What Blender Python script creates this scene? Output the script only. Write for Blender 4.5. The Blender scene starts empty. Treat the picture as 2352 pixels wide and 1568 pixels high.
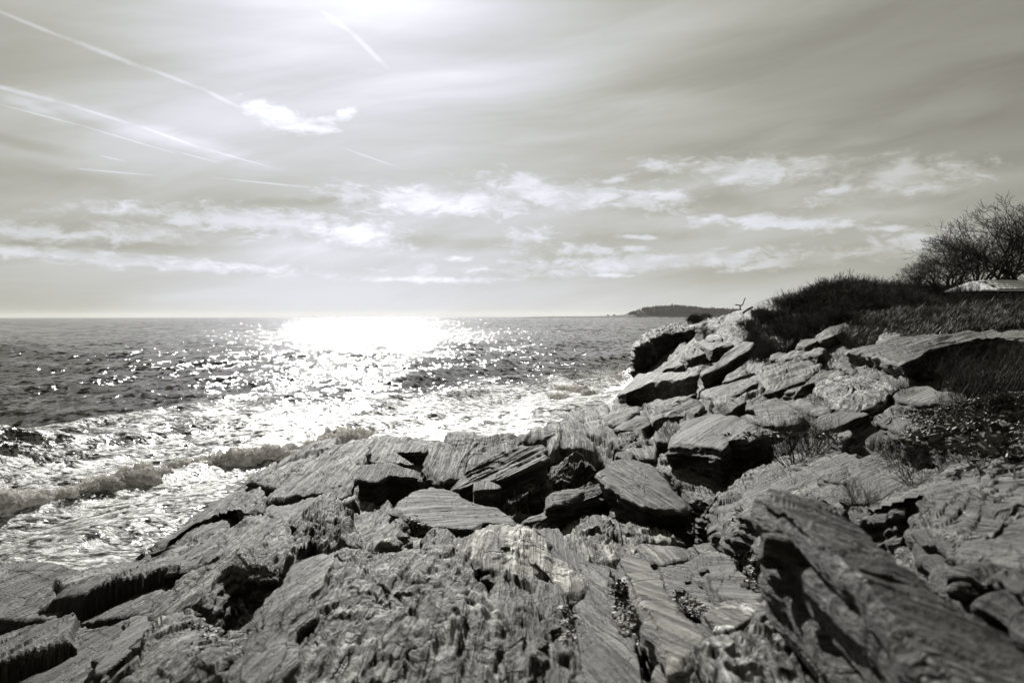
import bpy, math, random
import numpy as np
from mathutils import Vector, Matrix

random.seed(7)
rng = np.random.default_rng(11)
sc = bpy.context.scene
COL = sc.collection

# ------------------------------------------------------------------ camera
EYE = 5.5            # eye height above the sea, metres
FPX, U0, V0 = 1829.0, 1176.0, 727.0
cam_d = bpy.data.cameras.new("camera")
cam = bpy.data.objects.new("camera", cam_d)
COL.objects.link(cam)
cam.location = (0, 0, EYE)
cam.rotation_euler = (math.radians(90), math.radians(0.10), 0)
cam_d.sensor_width = 36.0
cam_d.lens = 28.0
cam_d.shift_y = -(784.0 - V0) / 2352.0
cam_d.clip_start = 0.05
cam_d.clip_end = 30000.0
cam_d.dof.use_dof = True
cam_d.dof.focus_distance = 17.0
cam_d.dof.aperture_fstop = 2.8
sc.camera = cam

# ------------------------------------------------------------------ light
SUN_AZ, SUN_EL = math.radians(-10.5), math.radians(29.0)
sdir = Vector((math.sin(SUN_AZ) * math.cos(SUN_EL), math.cos(SUN_AZ) * math.cos(SUN_EL), math.sin(SUN_EL)))
sun_d = bpy.data.lights.new("sun", 'SUN')
sun_d.energy = 3.8
sun_d.angle = math.radians(0.53)
sun_d.color = (1.0, 0.985, 0.94)
sun = bpy.data.objects.new("sun", sun_d)
COL.objects.link(sun)
sun.rotation_euler = sdir.to_track_quat('Z', 'Y').to_euler()
sun.location = (0, 0, 60)

sc.view_settings.view_transform = 'Standard'
sc.view_settings.look = 'None'
sc.view_settings.gamma = 1.0
sc.view_settings.use_curve_mapping = False
sc.view_settings.exposure = 1.0
sc.cycles.use_denoising = True
sc.cycles.max_bounces = 5
sc.cycles.diffuse_bounces = 2
sc.cycles.glossy_bounces = 2
sc.cycles.transmission_bounces = 2
sc.cycles.transparent_max_bounces = 4
sc.cycles.volume_bounces = 0


class NT:
    """small helper for wiring node trees"""
    def __init__(self, tree):
        self.t = tree
        self.n = tree.nodes
        self.l = tree.links

    def node(self, kind, **kw):
        nd = self.n.new(kind)
        for k, v in kw.items():
            setattr(nd, k, v)
        return nd

    def put(self, sock, v):
        if isinstance(v, bpy.types.NodeSocket):
            self.l.new(v, sock)
        else:
            sock.default_value = v

    def math(self, op, a, b=0.0, c=0.0, clamp=False):
        nd = self.n.new('ShaderNodeMath')
        nd.operation = op
        nd.use_clamp = clamp
        self.put(nd.inputs[0], a)
        self.put(nd.inputs[1], b)
        self.put(nd.inputs[2], c)
        return nd.outputs[0]

    def comb(self, x, y, z=0.0):
        nd = self.n.new('ShaderNodeCombineXYZ')
        for i, v in enumerate((x, y, z)):
            self.put(nd.inputs[i], v)
        return nd.outputs[0]

    def noise(self, vec, scale=1.0, detail=4.0, rough=0.55, dist=0.0, lac=2.0):
        nd = self.n.new('ShaderNodeTexNoise')
        self.put(nd.inputs['Vector'], vec)
        nd.inputs['Scale'].default_value = scale
        nd.inputs['Detail'].default_value = detail
        nd.inputs['Roughness'].default_value = rough
        nd.inputs['Distortion'].default_value = dist
        nd.inputs['Lacunarity'].default_value = lac
        return nd.outputs[0]

    def mapr(self, v, a, b, c=0.0, d=1.0, kind='SMOOTHSTEP'):
        nd = self.n.new('ShaderNodeMapRange')
        nd.interpolation_type = kind
        self.put(nd.inputs[0], v)
        for i, q in enumerate((a, b, c, d)):
            self.put(nd.inputs[i + 1], q)
        return nd.outputs[0]

    def vmul(self, vec, s):
        nd = self.n.new('ShaderNodeVectorMath')
        nd.operation = 'MULTIPLY'
        self.put(nd.inputs[0], vec)
        nd.inputs[1].default_value = s
        return nd.outputs[0]

    def vadd(self, a, b):
        nd = self.n.new('ShaderNodeVectorMath')
        nd.operation = 'ADD'
        self.put(nd.inputs[0], a)
        self.put(nd.inputs[1], b)
        return nd.outputs[0]

    def mixc(self, f, a, b, blend='MIX'):
        nd = self.n.new('ShaderNodeMix')
        nd.data_type = 'RGBA'
        nd.blend_type = blend
        nd.clamp_factor = True
        self.put(nd.inputs[0], f)
        for i, q in ((6, a), (7, b)):
            if isinstance(q, tuple) and len(q) == 3:
                q = (*q, 1.0)
            self.put(nd.inputs[i], q)
        return nd.outputs[2]


# ------------------------------------------------------------------ sky
world = bpy.data.worlds.new("World")
sc.world = world
world.use_nodes = True
W = NT(world.node_tree)
W.n.clear()
out = W.node('ShaderNodeOutputWorld')
bg = W.node('ShaderNodeBackground')
W.l.new(bg.outputs[0], out.inputs[0])
sky = W.node('ShaderNodeTexSky', sky_type='NISHITA')
sky.sun_disc = False
sky.sun_elevation = SUN_EL
sky.sun_rotation = SUN_AZ % (2 * math.pi)
sky.air_density = 1.0
sky.dust_density = 2.5
sky.ozone_density = 1.0
geo = W.node('ShaderNodeNewGeometry')
dirn = W.node('ShaderNodeVectorMath', operation='SCALE')
W.l.new(geo.outputs['Incoming'], dirn.inputs[0])
dirn.inputs['Scale'].default_value = -1.0
sep = W.node('ShaderNodeSeparateXYZ')
W.l.new(dirn.outputs[0], sep.inputs[0])
dx, dy, dz = sep.outputs
AZ = W.math('ARCTAN2', dx, dy)
EL = W.math('ARCSINE', dz)
AE = W.comb(AZ, EL)
bw = W.node('ShaderNodeRGBToBW')
W.l.new(sky.outputs[0], bw.inputs[0])
LUM = bw.outputs[0]
# angle to the sun
dt = W.node('ShaderNodeVectorMath', operation='DOT_PRODUCT')
W.l.new(dirn.outputs[0], dt.inputs[0])
dt.inputs[1].default_value = sdir
ANG = W.math('ARCCOSINE', W.math('MINIMUM', dt.outputs['Value'], 0.99999))
# thin high veil that scatters the sun forward (wide soft aureole)
glow = W.math('ADD',
              W.math('MULTIPLY', W.math('EXPONENT', W.math('MULTIPLY', ANG, -6.5)), 4.4),
              W.math('MULTIPLY', W.math('EXPONENT', W.math('MULTIPLY', ANG, -1.7)), 1.0))
hor = W.math('EXPONENT', W.math('MULTIPLY', W.math('ABSOLUTE', EL), -9.0))
base = W.math('ADD', W.math('MULTIPLY', LUM, 0.085), W.math('ADD', glow, W.math('ADD', W.math('MULTIPLY', hor, 1.25), 0.72)))
# streaky cirrus veil
warp = W.noise(W.vmul(AE, (1.2, 3.0, 1)), 1.0, 3, 0.5)
st = W.node('ShaderNodeVectorRotate', rotation_type='Z_AXIS')
W.l.new(AE, st.inputs['Vector'])
st.inputs['Angle'].default_value = math.radians(-11)
v1 = W.vadd(W.vmul(st.outputs[0], (1.3, 9.0, 1)), W.comb(0, W.math('MULTIPLY', warp, 1.0), 3.3))
cir = W.noise(v1, 1.0, 6, 0.52, 0.4)
v2 = W.vadd(W.vmul(AE, (1.6, 15.0, 1)), W.comb(0, W.math('MULTIPLY', warp, 0.7), 8.1))
cir2 = W.noise(v2, 1.0, 5, 0.5, 0.2)
veil = W.math('ADD', W.mapr(cir, 0.34, 0.68, -0.17, 0.19), W.mapr(cir2, 0.36, 0.66, -0.07, 0.09))
base = W.math('MULTIPLY', base, W.math('ADD', 1.0, veil))


def azel(u, v):
    return (math.atan((u - U0) / FPX), math.atan((V0 - v) / math.hypot(FPX, u - U0)))


def ellipse(cx, cy, rx, ry, ang):
    """1 at the centre, 0 on the rim of an ellipse in (azimuth, elevation)"""
    r = W.node('ShaderNodeMapping', vector_type='TEXTURE')
    W.l.new(AE, r.inputs[0])
    r.inputs['Location'].default_value = (cx, cy, 0)
    r.inputs['Rotation'].default_value = (0, 0, ang)
    r.inputs['Scale'].default_value = (rx, ry, 1)
    ln = W.node('ShaderNodeVectorMath', operation='LENGTH')
    W.l.new(r.outputs[0], ln.inputs[0])
    return W.math('SUBTRACT', 1.0, ln.outputs['Value'])


def cloud_field(lst):
    acc = None
    for (u, v, ru, rv, a) in lst:
        cx, cy = azel(u, v)
        e = ellipse(cx, cy, ru / FPX, rv / FPX, math.radians(a))
        acc = e if acc is None else W.math('MAXIMUM', acc, e)
    return acc


cum = [(640, 262, 95, 22, -14), (690, 290, 80, 18, -4), (745, 276, 60, 14, 10), (790, 262, 30, 10, 16), (980, 462, 260, 34, -2), (1330, 448, 250, 34, -6),
       (1215, 415, 60, 18, -20), (1540, 452, 80, 16, -8), (590, 508, 330, 32, -2), (820, 535, 130, 28, -12), (330, 535, 130, 22, 0),
       (90, 535, 140, 20, -3), (250, 592, 420, 16, -3), (1215, 552, 70, 30, 0), (1350, 575, 80, 17, 0), (1050, 594, 40, 9, 0),
       (1560, 600, 480, 24, 2), (1900, 590, 260, 20, 4), (1680, 392, 200, 32, -4), (1530, 385, 90, 14, -14), (1880, 377, 95, 18, 6),
       (2070, 402, 150, 40, -4), (1985, 432, 120, 24, 14), (1810, 514, 170, 18, -5), (1625, 505, 55, 15, 8), (2045, 527, 70, 8, -4),
       (2110, 556, 100, 24, 2), (1465, 546, 50, 6, -3), (1400, 632, 60, 6, 0), (980, 642, 170, 9, 0), (1410, 415, 36, 12, 16), (1455, 572, 36, 10, 0)]
soft = [(1800, 325, 150, 32, 14), (1990, 326, 110, 13, 6), (2200, 240, 380, 60, 14), (1500, 235, 240, 30, 4), (1600, 475, 260, 60, 0),
        (60, 235, 130, 20, -20), (330, 300, 330, 26, -12), (1760, 450, 200, 50, 0), (700, 555, 260, 50, 0), (2050, 470, 180, 40, 0)]
NC = W.noise(W.vadd(W.vmul(AE, (27, 60, 1)), (0, 0, 1.7)), 1.0, 10, 0.64, 0.7)
NC2 = W.noise(W.vadd(W.vmul(AE, (60, 150, 1)), (3, 0, 5.7)), 1.0, 6, 0.6, 0.3)
Fc = W.math('ADD', cloud_field(cum), W.math('ADD', W.math('MULTIPLY', W.math('SUBTRACT', NC, 0.5), 2.9),
                                             W.math('MULTIPLY', W.math('SUBTRACT', NC2, 0.5), 1.5)))
mc = W.mapr(Fc, -0.22, 0.85, 0.0, 1.0)
NS = W.noise(W.vadd(W.vmul(st.outputs[0], (9, 50, 1)), (0, 0, 4.4)), 1.0, 6, 0.55, 0.8)
Fs = W.math('ADD', cloud_field(soft), W.math('MULTIPLY', W.math('SUBTRACT', NS, 0.5), 1.6))
ms = W.mapr(Fs, -0.05, 1.0, 0.0, 1.0)
trails = []
for (u1, v1_, u2, v2_, w) in [(-40, 8, 180, 98, 5), (150, 84, 345, 160, 7), (320, 148, 470, 205, 5), (455, 198, 560, 250, 6), (-60, 182, 150, 236, 6), (120, 226, 330, 292, 4),
                              (310, 284, 470, 342, 4), (450, 334, 640, 388, 3), (0, 238, 200, 290, 2.5), (180, 284, 420, 356, 2.5), (400, 345, 500, 372, 2.5),
                              (785, 338, 915, 384, 2.5), (740, 25, 820, 82, 8), (800, 66, 890, 155, 8), (215, 352, 300, 372, 1.8),
                              (500, 408, 740, 432, 3), (840, 430, 900, 452, 2), (170, 385, 360, 402, 2.5)]:
    a1, e1 = azel(u1, v1_)
    a2, e2 = azel(u2, v2_)
    trails.append(ellipse((a1 + a2) / 2, (e1 + e2) / 2, math.hypot(a2 - a1, e2 - e1) * 0.60, w / FPX, math.atan2(e2 - e1, a2 - a1)))
tr = trails[0]
for t_ in trails[1:]:
    tr = W.math('MAXIMUM', tr, t_)
NT1 = W.noise(W.vmul(AE, (70, 90, 1)), 1.0, 5, 0.6)
mt = W.mapr(W.math('ADD', tr, W.math('MULTIPLY', W.math('SUBTRACT', NT1, 0.5), 1.0)), -0.1, 0.9)
bel = [(780, 552, 190, 34, -4), (1215, 566, 60, 22, 0), (300, 565, 240, 20, 0), (1000, 560, 300, 26, 0), (1620, 470, 260, 50, 0), (2080, 465, 150, 26, 0), (120, 560, 160, 14, 0),
       (110, 400, 190, 34, -4), (60, 330, 160, 18, -8), (760, 462, 260, 16, 3), (2250, 380, 260, 34, 4), (1500, 540, 200, 26, 0)]
NB = W.noise(W.vmul(AE, (14, 34, 1)), 1.0, 5, 0.55, 0.4)
mb = W.mapr(W.math('ADD', cloud_field(bel), W.math('MULTIPLY', W.math('SUBTRACT', NB, 0.5), 1.6)), 0.0, 0.9)
base = W.math('MULTIPLY', base, W.math('SUBTRACT', 1.0, W.math('MULTIPLY', mb, 0.17)))
shade = W.mapr(W.noise(W.vadd(W.vmul(AE, (20, 48, 1)), (0, 0.45, 1.7)), 1.0, 4, 0.5, 0.5), 0.42, 0.66, 0.0, 1.0)
cb = W.math('ADD', W.math('MULTIPLY', base, 1.22), W.math('ADD', 0.95, W.math('MULTIPLY', shade, -0.95)))
lumv = W.math('ADD', W.math('MULTIPLY', base, W.math('SUBTRACT', 1.0, mc)), W.math('MULTIPLY', cb, mc))
lumv = W.math('MULTIPLY', lumv, W.math('ADD', 1.0, W.math('MULTIPLY', ms, 0.22)))
lumv = W.math('ADD', lumv, W.math('MULTIPLY', mt, 0.95))
# darker towards the side away from the sun is already in LUM; tint: warm grey when dim, cool white when bright
ramp = W.node('ShaderNodeValToRGB')
W.put(ramp.inputs[0], W.math('MULTIPLY', lumv, 0.22))
cr = ramp.color_ramp
cr.elements[0].position = 0.30
cr.elements[0].color = (1.03, 1.0, 0.85, 1)
cr.elements[1].position = 0.60
cr.elements[1].color = (1.0, 1.005, 0.905, 1)
for p, c in ((0.80, (0.98, 0.995, 0.99, 1)), (1.0, (0.965, 0.975, 1.05, 1))):
    e = cr.elements.new(p)
    e.color = c
fin = W.node('ShaderNodeVectorMath', operation='SCALE')
W.l.new(ramp.outputs[0], fin.inputs[0])
W.put(fin.inputs['Scale'], lumv)
W.l.new(fin.outputs[0], bg.inputs[0])
bg.inputs[1].default_value = 0.085


# ------------------------------------------------------------------ numpy noise
_perm = np.random.default_rng(3).permutation(256).astype(np.int32)
_perm = np.concatenate([_perm, _perm, _perm])
_g = np.random.default_rng(5).normal(size=(256, 3)).astype(np.float32)
_g /= np.linalg.norm(_g, axis=1, keepdims=True)


def pn(x, y, z=0.0):
    """gradient noise, about -0.6..0.6"""
    x, y, z = np.broadcast_arrays(np.asarray(x, np.float32), np.asarray(y, np.float32), np.asarray(z, np.float32))
    xi, yi, zi = np.floor(x), np.floor(y), np.floor(z)
    fx, fy, fz = x - xi, y - yi, z - zi
    xi, yi, zi = xi.astype(np.int32) & 255, yi.astype(np.int32) & 255, zi.astype(np.int32) & 255
    u, v, w = (f * f * f * (f * (f * 6 - 15) + 10) for f in (fx, fy, fz))
    res = 0
    for i in (0, 1):
        pi = _perm[xi + i]
        wu = u if i else 1 - u
        for j in (0, 1):
            pj = _perm[pi + yi + j]
            wv = v if j else 1 - v
            for k in (0, 1):
                h = _perm[pj + zi + k]
                g = _g[h]
                ww = w if k else 1 - w
                res = res + (g[..., 0] * (fx - i) + g[..., 1] * (fy - j) + g[..., 2] * (fz - k)) * wu * wv * ww
    return res


def fbm(x, y, z=0.0, o=4, r=0.5):
    a, f, s = 1.0, 1.0, 0
    for i in range(o):
        s = s + a * pn(x * f + 17.3 * i, y * f + 5.1 * i, z * f)
        a *= r
        f *= 2.03
    return s


def sst(v, a, b):
    t = np.clip((v - a) / (b - a), 0, 1)
    return t * t * (3 - 2 * t)


def terrace(h, n, sharp=0.22):
    """flat treads with short steep risers"""
    q = h * n
    fl = np.floor(q)
    return (fl + sst(q - fl, 0.5 - sharp / 2, 0.5 + sharp / 2)) / n


def cells(x, y, seed=0.0):
    """jittered cells: returns (random a, random b, distance to the border, offset x, offset y)"""
    xi, yi = np.floor(x), np.floor(y)
    best = np.full(x.shape, 9e9, np.float32)
    sec = best.copy()
    ra = np.zeros(x.shape, np.float32)
    rb, ox, oy = ra.copy(), ra.copy(), ra.copy()
    for i in (-1, 0, 1):
        for j in (-1, 0, 1):
            cx, cy = xi + i, yi + j
            h = np.sin(cx * 127.1 + cy * 311.7 + seed) * 43758.5453
            h1 = h - np.floor(h)
            h = np.sin(cx * 269.5 + cy * 183.3 + seed * 1.7) * 43758.5453
            h2 = h - np.floor(h)
            px, py = cx + 0.15 + 0.7 * h1, cy + 0.15 + 0.7 * h2
            d = np.hypot(px - x, py - y)
            m = d < best
            sec = np.where(m, best, np.minimum(sec, d))
            best = np.where(m, d, best)
            ra = np.where(m, h1, ra)
            rb = np.where(m, h2, rb)
            ox = np.where(m, x - px, ox)
            oy = np.where(m, y - py, oy)
    return ra, rb, sec - best, ox, oy


def rock_relief(a, b, c, rib=1.0):
    """cleaved slate: a runs along the grain, b across it, c through the beds. Returns relief in about -1..1"""
    wb = b + 0.04 * pn(a * 0.5, b * 0.9, 3.3) + 0.012 * pn(a * 4, b * 4, c * 4)
    r1 = fbm(a * 0.26, wb * 2.1, c * 1.2, 2, 0.45)
    r2 = np.abs(pn(a * 0.32, wb * 9.0, c * 4.0 + 7))
    r3 = np.abs(pn(a * 0.8, wb * 26.0, c * 9.0 + 2))
    t1 = terrace(r1 * 0.9 + 0.05 * pn(a * 3, b * 3, 1.0), 5.0, 0.14)
    # cross breaks: thin beds end in ragged little steps
    t2 = terrace(pn(a * 0.9, wb * 1.3, c + 5) + 0.12 * pn(a * 2.5, b * 5, 2.0), 7.0, 0.10)
    ch = pn(a * 5.0, b * 9.0, c * 9.0)
    return 1.0 * t1 + 0.9 * t2 + 0.15 * r1 - rib * (0.50 * r2 + 0.30 * r3) + 0.09 * ch


# ------------------------------------------------------------------ pixels <-> place
def ray(u, v, y):
    """point at forward distance y seen at picture position (u, v)"""
    return np.array([(u - U0) / FPX * y, y, EYE - (v - V0) / FPX * y])


# (u, v, forward distance): how the ground lies
CP = [(-250, 1568, 6.5), (0, 1568, 5.6), (0, 1440, 8.0), (0, 1300, 12), (-250, 1290, 13), (180, 1308, 11.8), (300, 1568, 4.6), (700, 1568, 3.5), (1176, 1568, 3.25),
      (1700, 1568, 2.9), (2352, 1568, 2.35), (2600, 1568, 2.2), (300, 1300, 11.5), (400, 1400, 7.6), (600, 1250, 9.8), (400, 1240, 13.5), (600, 1090, 19.5), (850, 1015, 22.3),
      (800, 1180, 11.8), (1000, 1280, 7.5), (1000, 1430, 4.6), (1200, 995, 22.5), (1320, 965, 25.5), (1050, 1150, 14), (1300, 1250, 8.6),
      (1500, 1300, 7.4), (1700, 1340, 6.4), (1600, 1215, 12.5), (1450, 1050, 17), (1400, 925, 41), (1440, 880, 58), (1600, 920, 31.5),
      (1650, 1010, 17.3), (1850, 1085, 11.8), (2000, 1055, 12.0), (2100, 1000, 12.9), (2200, 905, 14.2), (2352, 950, 11.0), (2500, 950, 10.5),
      (2100, 805, 22.5), (2352, 765, 27), (2550, 765, 27), (1900, 855, 27), (1750, 805, 40), (1650, 768, 50), (1480, 862, 62), (1540, 850, 58), (1600, 815, 52), (1640, 752, 76),
      (1700, 716, 60), (1800, 705, 50), (1950, 700, 43), (2050, 700, 41), (2250, 690, 41), (2352, 688, 39), (2550, 680, 39),
      (2200, 742, 30), (1850, 768, 37), (2000, 745, 34), (2200, 1150, 6.2), (1900, 1250, 6.3), (2352, 1200, 4.4), (2352, 1350, 3.2), (1950, 1400, 4.2), (2550, 1200, 4.2)]
WP = [(-16, 21, -1.5), (-12, 17, -1.2), (-9, 14.6, -0.4), (-26, 22, -2), (-9.5, 24, -1.5), (-5.5, 28, -1.6), (0.5, 31, -1.2), (2, 38, -1.2), (2, 50, -1.6), (5, 66, -1.6),
      (9, 88, -2), (14, 100, -2.5), (-10, 60, -3), (-20, 40, -3), (-30, 95, -3), (20, 112, -2), (32, 112, 3), (50, 110, 6), (30, 80, 6.4), (45, 75, 7.2), (20, 75, 5.6),
      (-2, 1.0, 4.05), (0, 1.0, 4.1), (1.5, 1.0, 4.3), (-5, 1.0, 3.4), (-22, 12, -1)]
P = np.array([ray(*p) for p in CP] + [np.array(p, float) for p in WP])


def tcoord(x, y):
    y = np.maximum(y, 0.6)
    return np.stack([x / y * 1.6, np.log(y)], -1)


TC = tcoord(P[:, 0], P[:, 1])


def tps(d2):
    return 0.5 * d2 * np.log(d2 + 1e-9)


_n = len(P)
_K = tps(((TC[:, None] - TC[None]) ** 2).sum(-1)) + np.eye(_n) * 0.004
_A = np.zeros((_n + 3, _n + 3))
_A[:_n, :_n] = _K
_A[:_n, _n] = 1
_A[:_n, _n + 1:] = TC
_A[_n:, :_n] = _A[:_n, _n:].T
_w = np.linalg.solve(_A, np.concatenate([P[:, 2], np.zeros(3)]))


def ground0(x, y):
    """smooth ground height"""
    x = np.asarray(x, float)
    y = np.asarray(y, float)
    q = tcoord(x, y)
    z = _w[_n] + q[..., 0] * _w[_n + 1] + q[..., 1] * _w[_n + 2]
    for i in range(_n):
        z = z + _w[i] * tps(((q - TC[i]) ** 2).sum(-1))
    return z


def hit(u, v, lift=0.0):
    """where the line of sight through (u, v) first meets the smooth ground"""
    y0 = 1.3 if lift <= 0 else 0.62 * hit(u, v)[1]
    ys = np.exp(np.linspace(math.log(y0), math.log(120), 900))
    xs = (u - U0) / FPX * ys
    zs = EYE - (v - V0) / FPX * ys
    below = zs < ground0(xs, ys) + lift
    k = int(np.argmax(below)) if below.any() else len(ys) - 1
    return np.array([xs[k], ys[k], zs[k]])


# ------------------------------------------------------------------ mesh helpers
def mesh_from(name, co, faces, mats=(), smooth=True, attrs=None, mat_idx=None):
    """faces: int array (n,3) or (n,4), or a list of such arrays"""
    if not isinstance(faces, (list, tuple)):
        faces = [faces]
    faces = [np.asarray(f, np.int32) for f in faces if len(f)]
    me = bpy.data.meshes.new(name)
    co = np.asarray(co, np.float32)
    me.vertices.add(len(co))
    me.vertices.foreach_set('co', co.ravel())
    nl = sum(f.size for f in faces)
    npoly = sum(len(f) for f in faces)
    me.loops.add(nl)
    me.loops.foreach_set('vertex_index', np.concatenate([f.ravel() for f in faces]))
    me.polygons.add(npoly)
    tot = np.concatenate([np.full(len(f), f.shape[1], np.int32) for f in faces])
    me.polygons.foreach_set('loop_start', np.concatenate([[0], np.cumsum(tot)[:-1]]).astype(np.int32))
    me.polygons.foreach_set('use_smooth', np.full(npoly, smooth))
    for k, v in (attrs or {}).items():
        v = np.asarray(v, np.float32)
        if v.ndim == 2:
            at = me.attributes.new(k, 'FLOAT_VECTOR', 'POINT')
            at.data.foreach_set('vector', v.ravel())
        else:
            at = me.attributes.new(k, 'FLOAT', 'POINT')
            at.data.foreach_set('value', v)
    for m in mats:
        me.materials.append(m)
    if mat_idx is not None:
        me.polygons.foreach_set('material_index', np.asarray(mat_idx, np.int32))
    me.update(calc_edges=True)
    return me


def link(name, me, loc=(0, 0, 0), parent=None):
    o = bpy.data.objects.new(name, me)
    COL.objects.link(o)
    o.location = loc
    if parent is not None:
        o.parent = parent
    return o


def tag(o, label=None, category=None, group=None, kind=None):
    for k, v in (('label', label), ('category', category), ('group', group), ('kind', kind)):
        if v:
            o[k] = v
    return o


def empty(name, loc, rz=0.0):
    o = bpy.data.objects.new(name, None)
    COL.objects.link(o)
    o.location = loc
    o.rotation_euler = (0, 0, rz)
    o.empty_display_size = 0.2
    return o


def grid_faces(nr, nc, wrap=False):
    i = np.arange(nr - 1)[:, None]
    j = np.arange(nc if wrap else nc - 1)[None]
    j2 = (j + 1) % nc
    return np.stack([i * nc + j, i * nc + j2, (i + 1) * nc + j2, (i + 1) * nc + j], -1).reshape(-1, 4)


# ------------------------------------------------------------------ materials
def new_mat(name):
    m = bpy.data.materials.new(name)
    m.use_nodes = True
    T = NT(m.node_tree)
    bsdf = T.n['Principled BSDF']
    return m, T, bsdf


def attr(T, name, out='Fac'):
    nd = T.node('ShaderNodeAttribute', attribute_name=name)
    return nd.outputs[out]


def rock_material():
    m, T, b = new_mat('layered_rock')
    bed = attr(T, 'bed', 'Vector')
    tone = attr(T, 'tone')
    speck = attr(T, 'speck')
    soil = attr(T, 'soil')
    wv = T.vadd(bed, T.vmul(T.comb(T.noise(bed, 1.3, 3), T.noise(bed, 1.9, 3), 0.0), (0.07, 0.07, 0.07)))
    n1 = T.noise(T.vmul(wv, (0.22, 6.0, 8.0)), 1.0, 8, 0.62)
    n2 = T.noise(T.vmul(wv, (1.0, 36.0, 42.0)), 1.0, 5, 0.6)
    n3 = T.noise(T.vmul(bed, (1.1, 1.6, 1.4)), 1.0, 6, 0.6, 0.6)
    n4 = T.noise(T.vmul(bed, (26, 40, 40)), 1.0, 4, 0.65)
    n6 = T.noise(T.vmul(bed, (0.33, 0.55, 0.5)), 1.0, 4, 0.6, 0.4)
    s = T.math('ADD', T.math('MULTIPLY', n1, 0.44), T.math('ADD', T.math('MULTIPLY', n2, 0.16), T.math('ADD', T.math('MULTIPLY', n3, 0.26), T.math('ADD', T.math('MULTIPLY', n4, 0.08), T.math('MULTIPLY', n6, 0.34)))))
    s = T.math('SUBTRACT', s, 0.158)
    ramp = T.node('ShaderNodeValToRGB')
    T.put(ramp.inputs[0], s)
    c = ramp.color_ramp
    c.elements[0].position = 0.405
    c.elements[0].color = (0.015, 0.012, 0.010, 1)
    c.elements[1].position = 0.61
    c.elements[1].color = (0.38, 0.378, 0.335, 1)
    for p, q in ((0.45, (0.048, 0.041, 0.034, 1)), (0.54, (0.155, 0.148, 0.128, 1))):
        e = c.elements.new(p)
        e.color = q
    # cracks
    vo = T.node('ShaderNodeTexVoronoi', feature='DISTANCE_TO_EDGE')
    T.put(vo.inputs['Vector'], T.vadd(T.vmul(bed, (1.5, 2.6, 2.6)), T.vmul(T.comb(T.noise(bed, 5, 4), T.noise(bed, 7, 4), 0.0), (0.5, 0.5, 0.0))))
    vo.inputs['Scale'].default_value = 1.0
    crack = T.mapr(vo.outputs['Distance'], 0.0, 0.028, 0.0, 1.0)
    crack = T.math('MAXIMUM', crack, T.mapr(n3, 0.48, 0.54, 1.0, 0.0))
    n5 = T.noise(T.vmul(wv, (0.35, 10.0, 13.0)), 1.0, 6, 0.55)
    fis = T.mapr(T.math('ABSOLUTE', T.math('SUBTRACT', n5, 0.5)), 0.0, 0.030, 0.0, 1.0)
    col = T.mixc(crack, (0.03, 0.026, 0.022), ramp.outputs[0])
    col = T.mixc(fis, (0.045, 0.038, 0.032), col)
    # quartz
    q1 = T.noise(T.vmul(bed, (3.2, 4.6, 4.6)), 1.0, 5, 0.62, 1.2)
    qm = T.mapr(T.math('ADD', q1, T.math('MULTIPLY', speck, 0.16)), 0.60, 0.66, 0.0, 1.0)
    qm = T.math('MULTIPLY', qm, T.mapr(speck, 0.0, 0.3))
    col = T.mixc(qm, col, (0.52, 0.52, 0.49))
    # dark lichen on the speckled rock
    lm = T.mapr(T.noise(T.vmul(bed, (2.4, 3.4, 3.4)), 1.0, 6, 0.68, 0.5), 0.50, 0.57, 0.0, 0.85)
    col = T.mixc(T.math('MULTIPLY', lm, T.mapr(speck, 0.1, 0.8)), col, (0.035, 0.028, 0.022))
    tn = T.node('ShaderNodeVectorMath', operation='SCALE')
    T.l.new(col, tn.inputs[0])
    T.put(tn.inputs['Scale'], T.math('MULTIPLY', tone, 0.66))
    gp = T.node('ShaderNodeNewGeometry')
    sz = T.node('ShaderNodeSeparateXYZ')
    T.l.new(gp.outputs['Position'], sz.inputs[0])
    wet = T.mapr(T.math('ADD', sz.outputs[2], T.math('MULTIPLY', T.math('SUBTRACT', n3, 0.5), 1.2)), 0.45, 1.25, 0.38, 1.0)
    tw_ = T.node('ShaderNodeVectorMath', operation='SCALE')
    T.l.new(tn.outputs[0], tw_.inputs[0])
    T.put(tw_.inputs['Scale'], wet)
    col = T.mixc(soil, tw_.outputs[0], T.mixc(n4, (0.012, 0.010, 0.008), (0.040, 0.033, 0.026)))
    T.put(b.inputs['Base Color'], col)
    T.put(b.inputs['Roughness'], T.math('MULTIPLY', T.mapr(n2, 0.3, 0.7, 0.78, 0.60, 'LINEAR'), T.mapr(wet, 0.4, 1.0, 0.5, 1.0)))
    b.inputs['Specular IOR Level'].default_value = 0.28
    h = T.math('ADD', T.math('MULTIPLY', n1, 0.9), T.math('ADD', T.math('MULTIPLY', n2, 0.5), T.math('MULTIPLY', n4, 0.22)))
    h = T.math('ADD', h, T.math('MULTIPLY', crack, 0.35))
    h = T.math('ADD', h, T.math('MULTIPLY', fis, 0.25))
    h = T.math('ADD', h, T.math('MULTIPLY', q1, T.math('MULTIPLY', speck, 1.2)))
    bp = T.node('ShaderNodeBump')
    bp.inputs['Strength'].default_value = 1.0
    bp.inputs['Distance'].default_value = 0.075
    T.put(bp.inputs['Height'], h)
    T.l.new(bp.outputs[0], b.inputs['Normal'])
    return m


ROCK = rock_material()


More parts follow.
